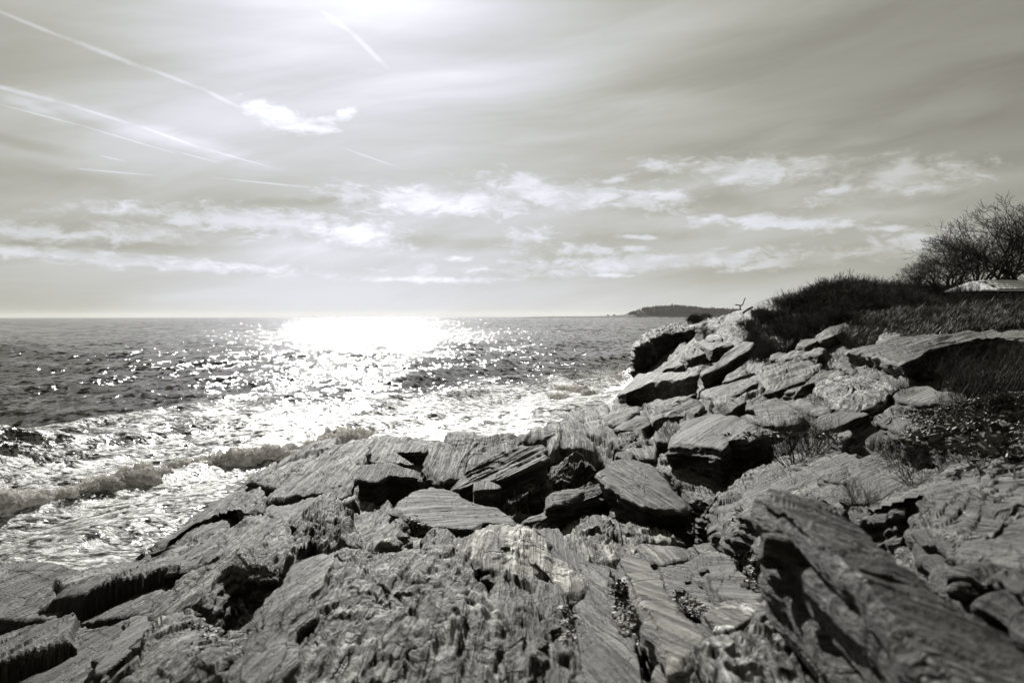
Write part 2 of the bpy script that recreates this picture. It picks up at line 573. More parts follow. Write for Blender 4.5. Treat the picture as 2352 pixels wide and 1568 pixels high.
def simple_mat(name, col, rough=0.8, spec=0.3, var=0.4, scale=8.0, transl=0.0, bump=0.0):
    m, T, b = new_mat(name)
    g = T.node('ShaderNodeTexCoord')
    n = T.noise(g.outputs['Object'], scale, 5, 0.6)
    c1 = tuple(x * (1 - var) for x in col)
    c2 = tuple(min(1, x * (1 + var)) for x in col)
    T.put(b.inputs['Base Color'], T.mixc(T.mapr(n, 0.35, 0.65), c1, c2))
    b.inputs['Roughness'].default_value = rough
    b.inputs['Specular IOR Level'].default_value = spec
    if bump:
        bp = T.node('ShaderNodeBump')
        bp.inputs['Strength'].default_value = 0.8
        bp.inputs['Distance'].default_value = bump
        T.put(bp.inputs['Height'], n)
        T.l.new(bp.outputs[0], b.inputs['Normal'])
    if transl:
        tr_ = T.node('ShaderNodeBsdfTranslucent')
        tr_.inputs['Color'].default_value = (*col, 1)
        mx = T.node('ShaderNodeMixShader')
        mx.inputs[0].default_value = transl
        T.l.new(b.outputs[0], mx.inputs[1])
        T.l.new(tr_.outputs[0], mx.inputs[2])
        T.l.new(mx.outputs[0], T.n['Material Output'].inputs[0])
    return m


BARK = simple_mat('twig_bark', (0.028, 0.023, 0.019), 0.85, 0.12)
TRUNK = simple_mat('tree_bark', (0.060, 0.050, 0.042), 0.85, 0.2, bump=0.02)
STRAW = simple_mat('dry_straw', (0.033, 0.027, 0.020), 0.6, 0.2, 0.85, 1.2, transl=0.05)
SHALE = simple_mat('shale_chip', (0.115, 0.105, 0.092), 0.6, 0.4, 0.7, 1.7)
METAL = simple_mat('dark_wood', (0.030, 0.027, 0.024), 0.6, 0.3)
WHITEP = simple_mat('white_paint', (0.80, 0.80, 0.78), 0.6, 0.3, 0.12, 3.0)

# ------------------------------------------------------------------ ground
NCOL, NROW = 720, 580
uu = np.concatenate([np.linspace(-1500, -420, 30, endpoint=False), np.linspace(-420, 2780, NCOL - 70, endpoint=False), np.linspace(2780, 4600, 40)])
yy = np.exp(np.linspace(math.log(0.7), math.log(125), NROW))
GX = (uu[None, :] - U0) / FPX * yy[:, None]
GY = np.broadcast_to(yy[:, None], GX.shape).copy()
# coarse evaluation of the smooth ground then bilinear upsampling (it is smooth)
cs, rs = np.linspace(0, NCOL - 1, 201), np.linspace(0, NROW - 1, 161)
cu = np.interp(cs, np.arange(NCOL), uu)
cy_ = np.exp(np.interp(rs, np.arange(NROW), np.log(yy)))
Zc = ground0((np.clip(cu, -500, 2720)[None] - U0) / FPX * cy_[:, None], np.broadcast_to(cy_[:, None], (161, 201)))
tmp = np.stack([np.interp(np.arange(NCOL), cs, r) for r in Zc])
GZ = np.stack([np.interp(np.arange(NROW), rs, tmp[:, j]) for j in range(NCOL)], 1)
UG = np.broadcast_to(uu[None], GX.shape)
VG = V0 + (EYE - GZ) / GY * FPX      # where the smooth ground shows in the picture
# the planted bank and the hill: soil instead of bare rock
edge = np.interp(UG, [1560, 1640, 1720, 1860, 1960, 2100, 2352, 2600], [26, 40, 37, 33.5, 27, 25.5, 26.5, 26])
soil = sst(GY, edge, edge * 1.06 + 0.5) * sst(UG, 1650, 1730)
soil = np.clip(soil + 0.5 * fbm(GX * 0.5, GY * 0.5, 2.0, 3) * (soil > 0.02) * (soil < 0.98), 0, 1)
a_, b_ = GY, GX + 0.5 * pn(GX * 0.12, GY * 0.07, 0.5)
far_r = sst(UG, 1450, 1750) * sst(GY, 13, 22)
b2_ = b_ - 0.5 * (GY - 25) * far_r        # beds swing to the right beyond the hollow
ra, rb, bd, ox, oy = cells(b2_ * 0.75, a_ * 0.34 + 0.2 * pn(b2_ * 0.6, a_ * 0.3, 4.0), 1.0)
ra2, rb2, bd2, ox2, oy2 = cells(b2_ * 2.1, a_ * 0.9, 5.0)
near = sst(GY, 2.0, 9.0)
hgt = (ra - 0.5) * 0.34 + oy * (rb - 0.35) * 0.40 + ox * (ra - 0.5) * 0.25
hgt2 = (ra2 - 0.5) * 0.13 + oy2 * (rb2 - 0.3) * 0.16
groove = -0.14 * (1 - sst(bd, 0.0, 0.07)) - 0.06 * (1 - sst(bd2, 0.0, 0.07))
rel = rock_relief(a_, b2_, GZ * 1.0 + 0.3 * pn(GX * .4, GY * .4, 0), 0.30)
disp = (hgt + groove * 0.9) * (0.45 + 0.75 * near) + hgt2 * (0.4 + 0.6 * near) + rel * (0.05 + 0.075 * near)
soft_d = 0.18 * fbm(GX * 0.35, GY * 0.35, 9.0, 4) + 0.03 * fbm(GX * 3, GY * 3, 1.0, 3)
GZ2 = GZ + disp * (1 - soil) + soft_d * soil - 0.05 * (1 - soil)
# hollows under the big blocks
for (hu, hv, rr, dp) in [(1600, 1222, 1.5, 1.0), (1130, 1135, 1.3, 0.5), (2060, 1065, 1.5, 0.6), (1740, 865, 3.0, 0.8), (1235, 1140, 0.9, 0.5)]:
    p = hit(hu, hv)
    GZ2 -= dp * np.exp(-(((GX - p[0]) / rr) ** 2 + ((GY - p[1]) / (rr * 1.2)) ** 2))
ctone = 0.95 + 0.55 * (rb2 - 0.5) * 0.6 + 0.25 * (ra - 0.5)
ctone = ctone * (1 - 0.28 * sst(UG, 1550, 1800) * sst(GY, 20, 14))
speck = sst(fbm(GX * 0.35, GY * 0.22, 6.0, 3), 0.12, 0.4) * 0.7
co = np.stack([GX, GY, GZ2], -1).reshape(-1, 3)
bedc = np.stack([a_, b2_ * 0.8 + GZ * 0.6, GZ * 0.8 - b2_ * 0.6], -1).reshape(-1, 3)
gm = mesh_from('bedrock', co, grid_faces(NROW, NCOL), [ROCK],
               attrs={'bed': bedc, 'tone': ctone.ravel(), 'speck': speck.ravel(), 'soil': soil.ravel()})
tag(link('rocky_shore_ground', gm), kind='structure')

# ------------------------------------------------------------------ sea
S0, S1 = np.array([-24.0, 37.0]), np.array([12.0, 80.0])
_d = (S1 - S0) / np.linalg.norm(S1 - S0)
_nn = np.array([_d[1], -_d[0]])           # towards the shore


def shore_s(x, y):
    return (x - S0[0]) * _nn[0] + (y - S0[1]) * _nn[1]


def sea_pt(u, v, z=0.15):
    y = (EYE - z) / ((v - V0) / FPX)
    return np.array([(u - U0) / FPX * y, y])


_wr = np.random.default_rng(21)
WAVES = []
for L_ in np.geomspace(0.7, 22, 46):
    th = math.atan2(_nn[1], _nn[0]) + _wr.normal() * 0.55
    WAVES.append((L_, th, _wr.uniform(0, 6.28), 0.0105 * L_ ** 0.93))


def sea_height(x, y, step):
    """step: mesh spacing there, waves finer than the mesh are left to the material"""
    s = shore_s(x, y)
    dxy = 2.2 * pn(x * 0.06, y * 0.06, 1.0)
    h = np.zeros_like(x)
    sx = np.zeros_like(x)
    sy = np.zeros_like(x)
    for L_, th, ph, am in WAVES:
        k = 2 * math.pi / L_
        f = sst(L_ / step, 1.6, 3.5)
        a = am * f
        arg = k * (math.cos(th) * (x + dxy) + math.sin(th) * (y - dxy)) + ph
        h = h + a * np.sin(arg)
        q = a * 0.9
        sx = sx + q * math.cos(th) * np.cos(arg)
        sy = sy + q * math.sin(th) * np.cos(arg)
    return h, sx, sy


BREAK = [([(-260, 1195), (0, 1160), (120, 1145), (230, 1122), (330, 1102), (430, 1080), (560, 1058), (680, 1040), (760, 1022), (850, 1004)], 0.55, 0.85),
         
         ([(1258, 906), (1280, 914), (1310, 922), (1330, 928)], 0.42, 0.7), ([(1265, 894), (1300, 893), (1335, 898), (1362, 908)], 0.38, 0.7),
         ]
sc_, sr_ = 660, 480
su = np.linspace(-900, 2300, sc_)
yn = 9.0
inv = np.linspace(1 / yn, 1 / 420.0, sr_ - 40)
ys_ = np.concatenate([1 / inv, np.geomspace(440, 14000, 40)])
SX = (su[None] - U0) / FPX * ys_[:, None]
SY = np.broadcast_to(ys_[:, None], SX.shape).copy()
stepm = np.maximum(np.gradient(ys_), 0.0)[:, None] * np.ones_like(SX)
sh, gx_, gy_ = sea_height(SX, SY, np.maximum(stepm, SY * 0.0023))
S_ = shore_s(SX, SY)
calm = 1 - 0.35 * sst(S_, 2, 20)
sh *= calm
# swells standing up off the shore
for (u_, v_, ln, w_, hh) in [(90, 886, 6.0, 0.9, 0.38), (1270, 858, 4.0, 0.7, 0.30), (1200, 868, 5, 0.8, 0.3), (640, 850, 4, 1.0, 0.25), (1050, 885, 4.0, 0.8, 0.35), (1330, 845, 5.0, 0.8, 0.25),
                             (420, 905, 7, 0.8, 0.25), (1090, 902, 3.5, 0.7, 0.3), (950, 895, 5, 0.7, 0.25), (560, 960, 4, 0.6, 0.2)]:
    c_ = sea_pt(u_, v_)
    al, ac = (SX - c_[0]) * 0.93 + (SY - c_[1]) * 0.36, -(SX - c_[0]) * 0.36 + (SY - c_[1]) * 0.93
    sh += hh * np.exp(-(al / ln) ** 2 - (ac / w_) ** 2)
bfoam = np.zeros_like(SX)
for pts_, hh, w_ in BREAK:
    pp = np.array([sea_pt(*p) for p in pts_])
    dmin = np.full(SX.shape, 9e9)
    sd_ = dmin.copy()
    for a0, b0 in zip(pp[:-1], pp[1:]):
        ab = b0 - a0
        t = np.clip(((SX - a0[0]) * ab[0] + (SY - a0[1]) * ab[1]) / (ab @ ab), 0, 1)
        ddx, ddy = SX - a0[0] - t * ab[0], SY - a0[1] - t * ab[1]
        d = np.hypot(ddx, ddy)
        m = d < dmin
        dmin = np.where(m, d, dmin)
        sd_ = np.where(m, (ab[0] * ddy - ab[1] * ddx) / np.hypot(*ab), sd_)
    back = np.where(sd_ > 0, dmin, dmin * 2.5)
    sh += hh * 0.35 * np.exp(-(back / 1.6) ** 2)
    bfoam = np.maximum(bfoam, np.exp(-(back / 3.2) ** 2))
# foam cover: none far out, lacework nearer, solid churn by the rocks
wx, wy = SX + 1.2 * pn(SX * 0.35, SY * 0.35, 4.0), SY + 1.2 * pn(SX * 0.35, SY * 0.35, 9.0)
patch = fbm(wx * 0.22 * 0.9, wy * 0.13, 3.0, 4, 0.6)
foam = sst(S_ + 10 * patch, -13, 6)
foam = np.maximum(foam, 0.42 * sst(fbm(SX * 0.16, SY * 0.09, 7.0, 4, 0.6), 0.16, 0.5) * sst(S_, -45, -6))
caps = sst(sh / np.maximum(stepm * 0 + 0.12, 1e-3), 1.35, 2.3) * sst(patch + 0.1, 0.0, 0.3)
foam = np.maximum(foam, 0.75 * sst(S_ + 9 * patch, -3, 8) * sst(-SX, 4, 14))
foam = np.clip(np.maximum(foam, 0.55 * caps * (SY < 400)) + 0.5 * bfoam, 0, 1)
churn = sst(S_, 0, 12) * (0.09 * np.abs(pn(SX * 1.3, SY * 1.3, 2.0)) + 0.045 * np.abs(pn(SX * 4.1, SY * 4.1, 5.0))) * sst(0.6 / np.maximum(stepm, 0.01), 0.8, 2.5)
SXd, SYd = SX + gx_ * calm * 0.8, SY + gy_ * calm * 0.8
churn = churn * foam
sea_co = np.stack([SXd, SYd, sh + churn], -1).reshape(-1, 3)

SEA, T, b = new_mat('sea_water')
g_ = T.node('ShaderNodeNewGeometry')
pos = g_.outputs['Position']
fo = attr(T, 'foam')
n_a = T.noise(T.vmul(pos, (0.55, 0.75, 1)), 1.0, 7, 0.66, 0.6)
n_b = T.noise(T.vmul(pos, (2.6, 3.4, 1)), 1.0, 6, 0.7, 1.2)
n_c = T.noise(T.vmul(pos, (0.05, 0.11, 1)), 1.0, 9, 0.72, 0.3)
n_d = T.noise(T.vmul(pos, (0.006, 0.020, 1)), 1.0, 6, 0.72, 0.2)
lace = T.math('ABSOLUTE', T.math('SUBTRACT', T.noise(T.vmul(pos, (1.0, 1.35, 1)), 1.0, 6, 0.62, 1.0), 0.5))
fm = T.math('ADD', T.math('MULTIPLY', fo, 1.35), T.math('ADD', T.math('MULTIPLY', T.math('SUBTRACT', n_b, 0.5), 2.2), T.math('ADD', T.math('MULTIPLY', lace, -4.0), -0.58)))
lace2 = T.math('ABSOLUTE', T.math('SUBTRACT', T.noise(T.vmul(pos, (0.34, 0.55, 1)), 1.0, 7, 0.6, 1.6), 0.5))
fm = T.math('SUBTRACT', fm, T.mapr(lace2, 0.05, 0.0, 0.0, 0.38))
fm = T.mapr(fm, 0.08, 0.78, 0.0, 1.0)
fm = T.math('MULTIPLY', fm, T.mapr(fo, 0.02, 0.25))
T.put(b.inputs['Base Color'], T.mixc(n_c, (0.022, 0.019, 0.015), (0.040, 0.034, 0.027)))
b.inputs['Roughness'].default_value = 0.12
b.inputs['IOR'].default_value = 1.2
b.inputs['Specular IOR Level'].default_value = 0.5
# wave facets: slopes taken straight from noise, with longer waves told apart farther out
sp = T.node('ShaderNodeSeparateXYZ')
T.l.new(pos, sp.inputs[0])
dist_ = T.math('SQRT', T.math('ADD', T.math('MULTIPLY', sp.outputs[0], sp.outputs[0]), T.math('MULTIPLY', sp.outputs[1], sp.outputs[1])))


def slope_noise(sc3, detail, rough):
    nd = T.node('ShaderNodeTexNoise')
    T.put(nd.inputs['Vector'], T.vmul(pos, sc3))
    nd.inputs['Scale'].default_value = 1.0
    nd.inputs['Detail'].default_value = detail
    nd.inputs['Roughness'].default_value = rough
    nd.inputs['Distortion'].default_value = 0.4
    v = T.vadd(nd.outputs[1], (-0.5, -0.5, -0.5))
    return v


def vscale(v, f):
    nd = T.node('ShaderNodeVectorMath', operation='SCALE')
    T.l.new(v, nd.inputs[0])
    T.put(nd.inputs['Scale'], f)
    return nd.outputs[0]


bands = [((3.0, 4.2, 1), 6, 0.62, (0, 0.1, 26, 60), 1.25), ((1.7, 1.2, 1), 6, 0.66, (10, 35, 90, 170), 1.9), ((1.0, 0.34, 1), 6, 0.66, (55, 110, 260, 420), 2.3),
         ((0.34, 0.065, 1), 6, 0.64, (200, 340, 900, 1500), 1.65), ((0.10, 0.009, 1), 6, 0.66, (800, 1400, 90000, 99000), 1.3)]
slope = None
for sc3, dt_, rg_, (d0, d1, d2, d3), k_ in bands:
    w_ = T.math('MULTIPLY', T.mapr(dist_, d0, d1), T.mapr(dist_, d2, d3, 1.0, 0.0))
    v_ = vscale(slope_noise(sc3, dt_, rg_), T.math('MULTIPLY', w_, k_))
    slope = v_ if slope is None else T.vadd(slope, v_)
slope = T.vmul(slope, (1.0, 1.35, 0.0))
nrmz = T.node('ShaderNodeVectorMath', operation='NORMALIZE')
T.l.new(T.vadd(g_.outputs['Normal'], slope), nrmz.inputs[0])
T.l.new(nrmz.outputs[0], b.inputs['Normal'])
fb = T.node('ShaderNodeBsdfPrincipled')
fb.inputs['Base Color'].default_value = (0.50, 0.50, 0.48, 1)
fb.inputs['Roughness'].default_value = 0.42
fb.inputs['Specular IOR Level'].default_value = 0.25
bp2 = T.node('ShaderNodeBump')
bp2.inputs['Strength'].default_value = 1.0
bp2.inputs['Distance'].default_value = 0.30
T.put(bp2.inputs['Height'], T.math('ADD', T.math('MULTIPLY', n_a, 0.75), T.math('ADD', T.math('MULTIPLY', n_b, 0.30), T.math('MULTIPLY', fm, 0.10))))
T.l.new(bp2.outputs[0], fb.inputs['Normal'])
mx = T.node('ShaderNodeMixShader')
T.put(mx.inputs[0], fm)
T.l.new(b.outputs[0], mx.inputs[1])
T.l.new(fb.outputs[0], mx.inputs[2])
T.l.new(mx.outputs[0], T.n['Material Output'].inputs[0])
tag(link('sea_water', mesh_from('sea_water', sea_co, grid_faces(len(ys_), sc_), [SEA], attrs={'foam': foam.ravel()})), kind='structure')

# breaking crests: clumpy froth
FROTH, T, b = new_mat('sea_froth')
b.inputs['Base Color'].default_value = (0.86, 0.84, 0.80, 1)
b.inputs['Roughness'].default_value = 0.8
b.inputs['Specular IOR Level'].default_value = 0.1
g_ = T.node('ShaderNodeNewGeometry')
nf = T.noise(T.vmul(g_.outputs['Position'], (9, 9, 9)), 1.0, 5, 0.7)
bp = T.node('ShaderNodeBump')
bp.inputs['Distance'].default_value = 0.12
T.put(bp.inputs['Height'], nf)
T.l.new(bp.outputs[0], b.inputs['Normal'])
tl = T.node('ShaderNodeBsdfTranslucent')
tl.inputs['Color'].default_value = (0.85, 0.83, 0.80, 1)
T.l.new(bp.outputs[0], tl.inputs['Normal'])
mx = T.node('ShaderNodeMixShader')
mx.inputs[0].default_value = 0.68
T.l.new(b.outputs[0], mx.inputs[1])
T.l.new(tl.outputs[0], mx.inputs[2])
T.l.new(mx.outputs[0], T.n['Material Output'].inputs[0])

fv, ff = [], []
nfv = 0


def froth_strip(pp, hh, w_, sd):
    global nfv
    seg = np.concatenate([[0], np.cumsum(np.hypot(*(pp[1:] - pp[:-1]).T))])
    ln = seg[-1]
    dist = np.hypot(*pp.mean(0))
    n = int(np.clip(ln / (dist / 796) * 0.75, 30, 620))
    s = np.linspace(0, ln, n)
    P_ = np.stack([np.interp(s, seg, pp[:, 0]), np.interp(s, seg, pp[:, 1])], 1)
    tg = np.gradient(P_, axis=0)
    tg /= np.linalg.norm(tg, axis=1, keepdims=True)
    nr = np.stack([tg[:, 1], -tg[:, 0]], 1)            # towards the shore
    m = 34
    th = np.linspace(-0.25, math.pi * 1.04, m)[None]
    env = (0.22 + 1.0 * np.clip(fbm(s * 0.40, s * 0 + sd, 1.0, 4, 0.6) + 0.42, 0.0, 1.2)) * sst(s, 0, ln * 0.06 + 0.3) * sst(ln - s, 0, ln * 0.06 + 0.3)
    rad = 1 + 0 * th
    H = 0.72 * hh * env[:, None]
    Wd = w_ * (0.12 + 1.0 * env[:, None])
    ox_ = -np.cos(th) * Wd * 0.9 * rad
    oz_ = np.sin(th) * H
    X = P_[:, 0][:, None] + nr[:, 0][:, None] * ox_
    Y_ = P_[:, 1][:, None] + nr[:, 1][:, None] * ox_
    Z_ = 0.12 + oz_
    nz = np.sin(th) * np.ones_like(X)
    no = -np.cos(th) * np.ones_like(X)
    bl = 0.42 * np.abs(pn(X * 2.2, Y_ * 2.2, Z_ * 2.5 + sd)) + 0.38 * np.abs(pn(X * 5.5, Y_ * 5.5, Z_ * 5.5)) + 0.24 * np.abs(pn(X * 12, Y_ * 12, Z_ * 12))
    bl = (bl - 0.10) * min(1.0, hh * 2.4) * env[:, None]
    X = X + nr[:, 0][:, None] * no * bl
    Y_ = Y_ + nr[:, 1][:, None] * no * bl
    Z_ = Z_ + nz * bl * 1.3
    fv.append(np.stack([X, Y_, Z_], -1).reshape(-1, 3))
    ff.append(grid_faces(n, m)[:, ::-1] + nfv)
    nfv += n * m
    # flecks of spray thrown above the crest
    k = int(n * 3.0)
    ii = _wr.integers(0, n, k)
    r_ = _wr.uniform(0.006, 0.020, k) * (dist / 30)
    c3 = np.stack([P_[ii, 0] + _wr.normal(0, w_ * 0.4, k), P_[ii, 1] + _wr.normal(0, w_ * 0.4, k),
                   0.15 + H[ii, 0] * _wr.uniform(0.7, 1.15, k) + np.abs(_wr.normal(0, 0.12, k)) * hh], 1)
    tet = np.array([(1, 1, 1), (-1, -1, 1), (-1, 1, -1), (1, -1, -1)], float)
    fv.append((c3[:, None] + tet[None] * r_[:, None, None]).reshape(-1, 3))
    tf = np.array([(0, 2, 1), (0, 1, 3), (0, 3, 2), (1, 2, 3)])
    sprayf.append(((np.arange(k) * 4)[:, None, None] + tf[None]).reshape(-1, 3) + nfv)
    nfv += 4 * k


sprayf = []
for i_, (pts_, hh, w_) in enumerate(BREAK):
    froth_strip(np.array([sea_pt(*p) for p in pts_]), hh, w_ * 0.8, i_ * 3.1)
    if i_ == 0:
        froth_strip(np.array([sea_pt(u_ + 20, v_ - 14) for u_, v_ in pts_]), hh * 0.7, w_ * 0.7, 40.0)
# splash against the cliff foot
k = 1500
c0 = sea_pt(1425, 872)
rr_ = np.abs(_wr.normal(0, 1.0, k))
aa_ = _wr.uniform(0, 2 * math.pi, k)
c3 = np.stack([c0[0] + 2.6 * rr_ * np.cos(aa_), c0[1] + 2.5 * rr_ * np.sin(aa_), 0.15 + np.abs(_wr.normal(0, 0.55, k)) * np.exp(-rr_ * 0.6)], 1)
r_ = _wr.uniform(0.012, 0.035, k)
tet = np.array([(1, 1, 1), (-1, -1, 1), (-1, 1, -1), (1, -1, -1)], float)
fv.append((c3[:, None] + tet[None] * r_[:, None, None]).reshape(-1, 3))
sprayf.append(((np.arange(k) * 4)[:, None, None] + np.array([(0, 2, 1), (0, 1, 3), (0, 3, 2), (1, 2, 3)])[None]).reshape(-1, 3) + nfv)
nfv += 4 * k
tag(link('breaking_surf', mesh_from('breaking_surf', np.concatenate(fv), [np.concatenate(ff), np.concatenate(sprayf)], [FROTH])), kind='stuff')

# ------------------------------------------------------------------ slabs and boulders
CROPS = {'A': (1411.2, 0.402, 451.6, 0.402), 'B': (235.2, 0.4002, 940.8, 0.4002), 'C': (0, 0.2802, 1129, 0.2802),
         'D': (799.7, 0.32, 922, 0.32), 'E': (1411.2, 0.4002, 940.8, 0.4002), 'G': (564.5, 0.32, 1223, 0.32),
         'H': (1223, 0.28, 1223, 0.28), 'I': (1740.5, 0.3401, 1034.9, 0.3401), 'J': (1392.4, 0.2080, 658.6, 0.2080),
         'K': (1787.5, 0.24, 705.6, 0.24), 'X': (0, 1, 0, 1)}
TRI_TOTAL = 0


def slab(crop, pts, name, label, cat, lift=0.08, thick=0.4, tilt=(0, 0), z=None, Y=None, grad=None, dome=0.0, lin=None, amp=1.0, tone=1.0,
         speck=0.0, batter=0.05, edge_r=0.06, group=None, seed=0, flip=False, lump=0.0, side_lam=1.0, dens=1.0):
    """one rock: its top outline as seen, laid on a tilted plane at its own distance, with body below it"""
    global TRI_TOTAL
    ox_, sx_, oy_, sy_ = CROPS[crop]
    q = np.array([(ox_ + sx_ * p_[0], oy_ + sy_ * p_[1]) for p_ in pts], float)
    c = q.mean(0)
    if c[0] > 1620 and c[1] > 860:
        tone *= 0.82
    if Y is not None:
        A = ray(c[0], c[1], Y)
    elif z is not None:
        A = ray(c[0], c[1], (EYE - z) / ((c[1] - V0) / FPX))
    else:
        A = hit(c[0], c[1], lift * (1.0 if 'boulder' in name or thick > 1.1 else 0.78))
    if grad is None:
        e = max(0.25, A[1] * 0.06)
        gx = float((ground0(A[0] + e, A[1]) - ground0(A[0] - e, A[1])) / (2 * e))
        gy = float((ground0(A[0], A[1] + e) - ground0(A[0], A[1] - e)) / (2 * e))
        gx, gy = np.clip(gx, -0.7, 0.7), np.clip(gy, -0.7, 0.5)
    else:
        gx, gy = grad
    gx, gy = gx + tilt[0], gy + tilt[1]
    tmin = (q[:, 1].min() - V0) / FPX
    a_all = (q[:, 0] - U0) / FPX
    need = (-(gx * a_all) - (q[:, 1] - V0) / FPX).max() + 0.035 + 0.25 * abs(c[1] - V0) / FPX
    gy = max(gy, need)
    t = (q[:, 1] - V0) / FPX
    Yq = (EYE - A[2] + gx * A[0] + gy * A[1]) / (t + gx * a_all + gy)
    W2 = np.stack([a_all * Yq, Yq], 1)
    # resample the outline evenly in picture space
    qn = np.vstack([q, q[:1]])
    seg = np.hypot(*(qn[1:] - qn[:-1]).T)
    cum_ = np.concatenate([[0], np.cumsum(seg)])
    per = cum_[-1]
    N = int(np.clip(per * 0.435 * 0.62 * dens, 36, 520))
    s = np.linspace(0, per, N, endpoint=False)
    Wn = np.vstack([W2, W2[:1]])
    ring = np.stack([np.interp(s, cum_, Wn[:, 0]), np.interp(s, cum_, Wn[:, 1])], 1)
    k = max(1, int(N * 0.008))
    if k > 0:
        ker = np.ones(2 * k + 1) / (2 * k + 1)
        ring = np.stack([np.convolve(np.concatenate([r[-k:], r, r[:k]]), ker, 'valid') for r in ring.T], 1)
    ctr = ring.mean(0)
    size = float(np.sqrt(np.ptp(ring[:, 0]) * np.ptp(ring[:, 1])))
    px = A[1] / 796.0                       # one render pixel in metres there
    sgn = 1.0
    area2 = np.sum(ring[:, 0] * np.roll(ring[:, 1], -1) - np.roll(ring[:, 0], -1) * ring[:, 1])
    if area2 < 0:
        ring = ring[::-1]
    # rough outline
    sd = seed + len(label) * 1.37 + c[0] * 0.013
    nrm = np.roll(ring, -1, 0) - np.roll(ring, 1, 0)
    nrm = np.stack([nrm[:, 1], -nrm[:, 0]], 1)
    nrm /= np.linalg.norm(nrm, axis=1, keepdims=True) + 1e-9
    jag = pn(ring[:, 0] * 2.2, ring[:, 1] * 2.2, sd) * 0.10 + pn(ring[:, 0] * 5, ring[:, 1] * 5, sd) * 0.025
    jag = np.round(jag / 0.02) * 0.02 * 0.6 + jag * 0.4
    ring = ring + nrm * (jag * min(1.0, size * 0.45))[:, None]
    NR = int(np.clip(N * 0.17, 10, 74))
    rr = np.linspace(0.0, 1.0, NR) ** 0.85
    rr[0] = 0.004
    top = ctr[None, None] + (ring[None] - ctr[None, None]) * rr[:, None, None]
    zt = A[2] + gx * (top[..., 0] - A[0]) + gy * (top[..., 1] - A[1])
    gn = np.array([-gx, -gy, 1.0])
    gn /= np.linalg.norm(gn)
    if lin is None:
        ld = np.array([0.03, 1.0])
    else:
        ld = np.array(lin, float)
    ld /= np.linalg.norm(ld)
    tx = top[..., 0]
    ty = top[..., 1]
    aa = tx * ld[0] + ty * ld[1]
    bb = tx * ld[1] - ty * ld[0]
    edge_w = np.clip(edge_r * size * 0.4, 0.012, 0.14)
    dist_in = (1 - rr[:, None]) * np.linalg.norm(ring - ctr, axis=1)[None]
    rollo = -edge_w * 0.7 * np.clip(1 - dist_in / edge_w, 0, 1) ** 2
    relief = rock_relief(aa + sd, bb, np.full_like(aa, sd))
    am = amp * float(np.clip(size * 0.05, 0.02, 0.12))
    zt = zt + relief * am + rollo + dome * (1 - rr[:, None] ** 2)
    if lump:
        wa, wb_ = aa + 0.25 * pn(aa * 1.7, bb * 1.7, sd + 5), bb + 0.25 * pn(aa * 1.7, bb * 1.7, sd + 9)
        l1 = fbm(wa * 0.9, wb_ * 1.5, sd, 3)
        l2 = np.abs(pn(wa * 2.6, wb_ * 4.4, sd))
        l3 = np.abs(pn(wa * 6.5, wb_ * 11, sd))
        l4 = fbm(aa * 14, bb * 22, sd, 2)
        msk = sst(fbm(aa * 0.8, bb * 0.8, sd + 3, 2), -0.3, 0.25)
        a1, b1, _, o1, p1 = cells(wb_ * 2.6, wa * 1.7, sd)
        a2, b2, e2, o2, p2 = cells(wb_ * 7.5 + a1 * 3, wa * 5.0, sd + 2)
        ang_ = 0.17 * (a1 - 0.5) + 0.42 * o1 * (a1 - 0.5) + 0.42 * p1 * (b1 - 0.35)
        ang_ = ang_ + (0.085 * (a2 - 0.5) + 0.24 * o2 * (a2 - 0.5) + 0.24 * p2 * (b2 - 0.3) - 0.035 * (1 - sst(e2, 0, 0.12))) * (0.35 + 0.8 * msk)
        zt = zt + lump * (0.26 * l1 + ang_ - (0.07 * l2 + 0.07 * l3) * (0.4 + 0.8 * msk) + 0.05 * l4)
    # sides
    scr = thick * FPX / A[1] * 0.435
    NS_ = int(np.clip(scr * 0.6 * dens, 7, 52))
    hs = np.linspace(0, 1, NS_ + 1)[1:]
    zz = hs[:, None] * thick
    ang = s[None, :] / max(per, 1) * 40
    rx_, ry_ = ring[None, :, 0], ring[None, :, 1]
    lay = zz * 11 + 0.9 * pn(zz * 3, rx_ * 0.8, ry_ * 0.8 + sd)
    li = np.floor(lay)
    lam = 0.13 * pn(li * 5.37 + sd, rx_ * 1.9, ry_ * 1.9) + 0.06 * pn(li * 3.1 + 9, rx_ * 6, ry_ * 6) \
        + 0.05 * (1 - np.abs((lay - li) * 2 - 1) ** 3) - np.abs(pn(zz * 34, rx_ * 1.6, ry_ * 1.6 + sd)) * 0.035 \
        + pn(zz * 2.2, rx_ * 1.3, ry_ * 1.3 + sd) * 0.15
    outw = (lam * side_lam * min(1, size * 0.5) + edge_w * 0.6 * np.clip(1 - (1 - np.minimum(zz / edge_w, 1)), 0, 1) * 0.35 + batter * zz)
    side = ring[None] + nrm[None] * outw[..., None]
    zs = zt[-1][None] - zz - gy * 0
    last = side[-1] + (ctr[None] - side[-1]) * 0.6
    bott = np.stack([last[:, 0], last[:, 1], zs[-1] - 0.05], 1)
    T3 = np.concatenate([np.stack([tx, ty, zt], -1), np.stack([side[..., 0], side[..., 1], zs], -1), bott[None]], 0)
    nrows = T3.shape[0]
    cdep = np.concatenate([np.zeros((NR, N)), np.broadcast_to(zz, (NS_, N)), np.full((1, N), thick)], 0)
    a3 = T3[..., 0] * ld[0] + T3[..., 1] * ld[1]
    b3 = T3[..., 0] * ld[1] - T3[..., 1] * ld[0]
    bed = np.stack([a3 + sd * 3.1, b3 * (1.0 if True else 0) + sd, cdep * 2.0 + b3 * 0.0 + sd], -1).reshape(-1, 3)
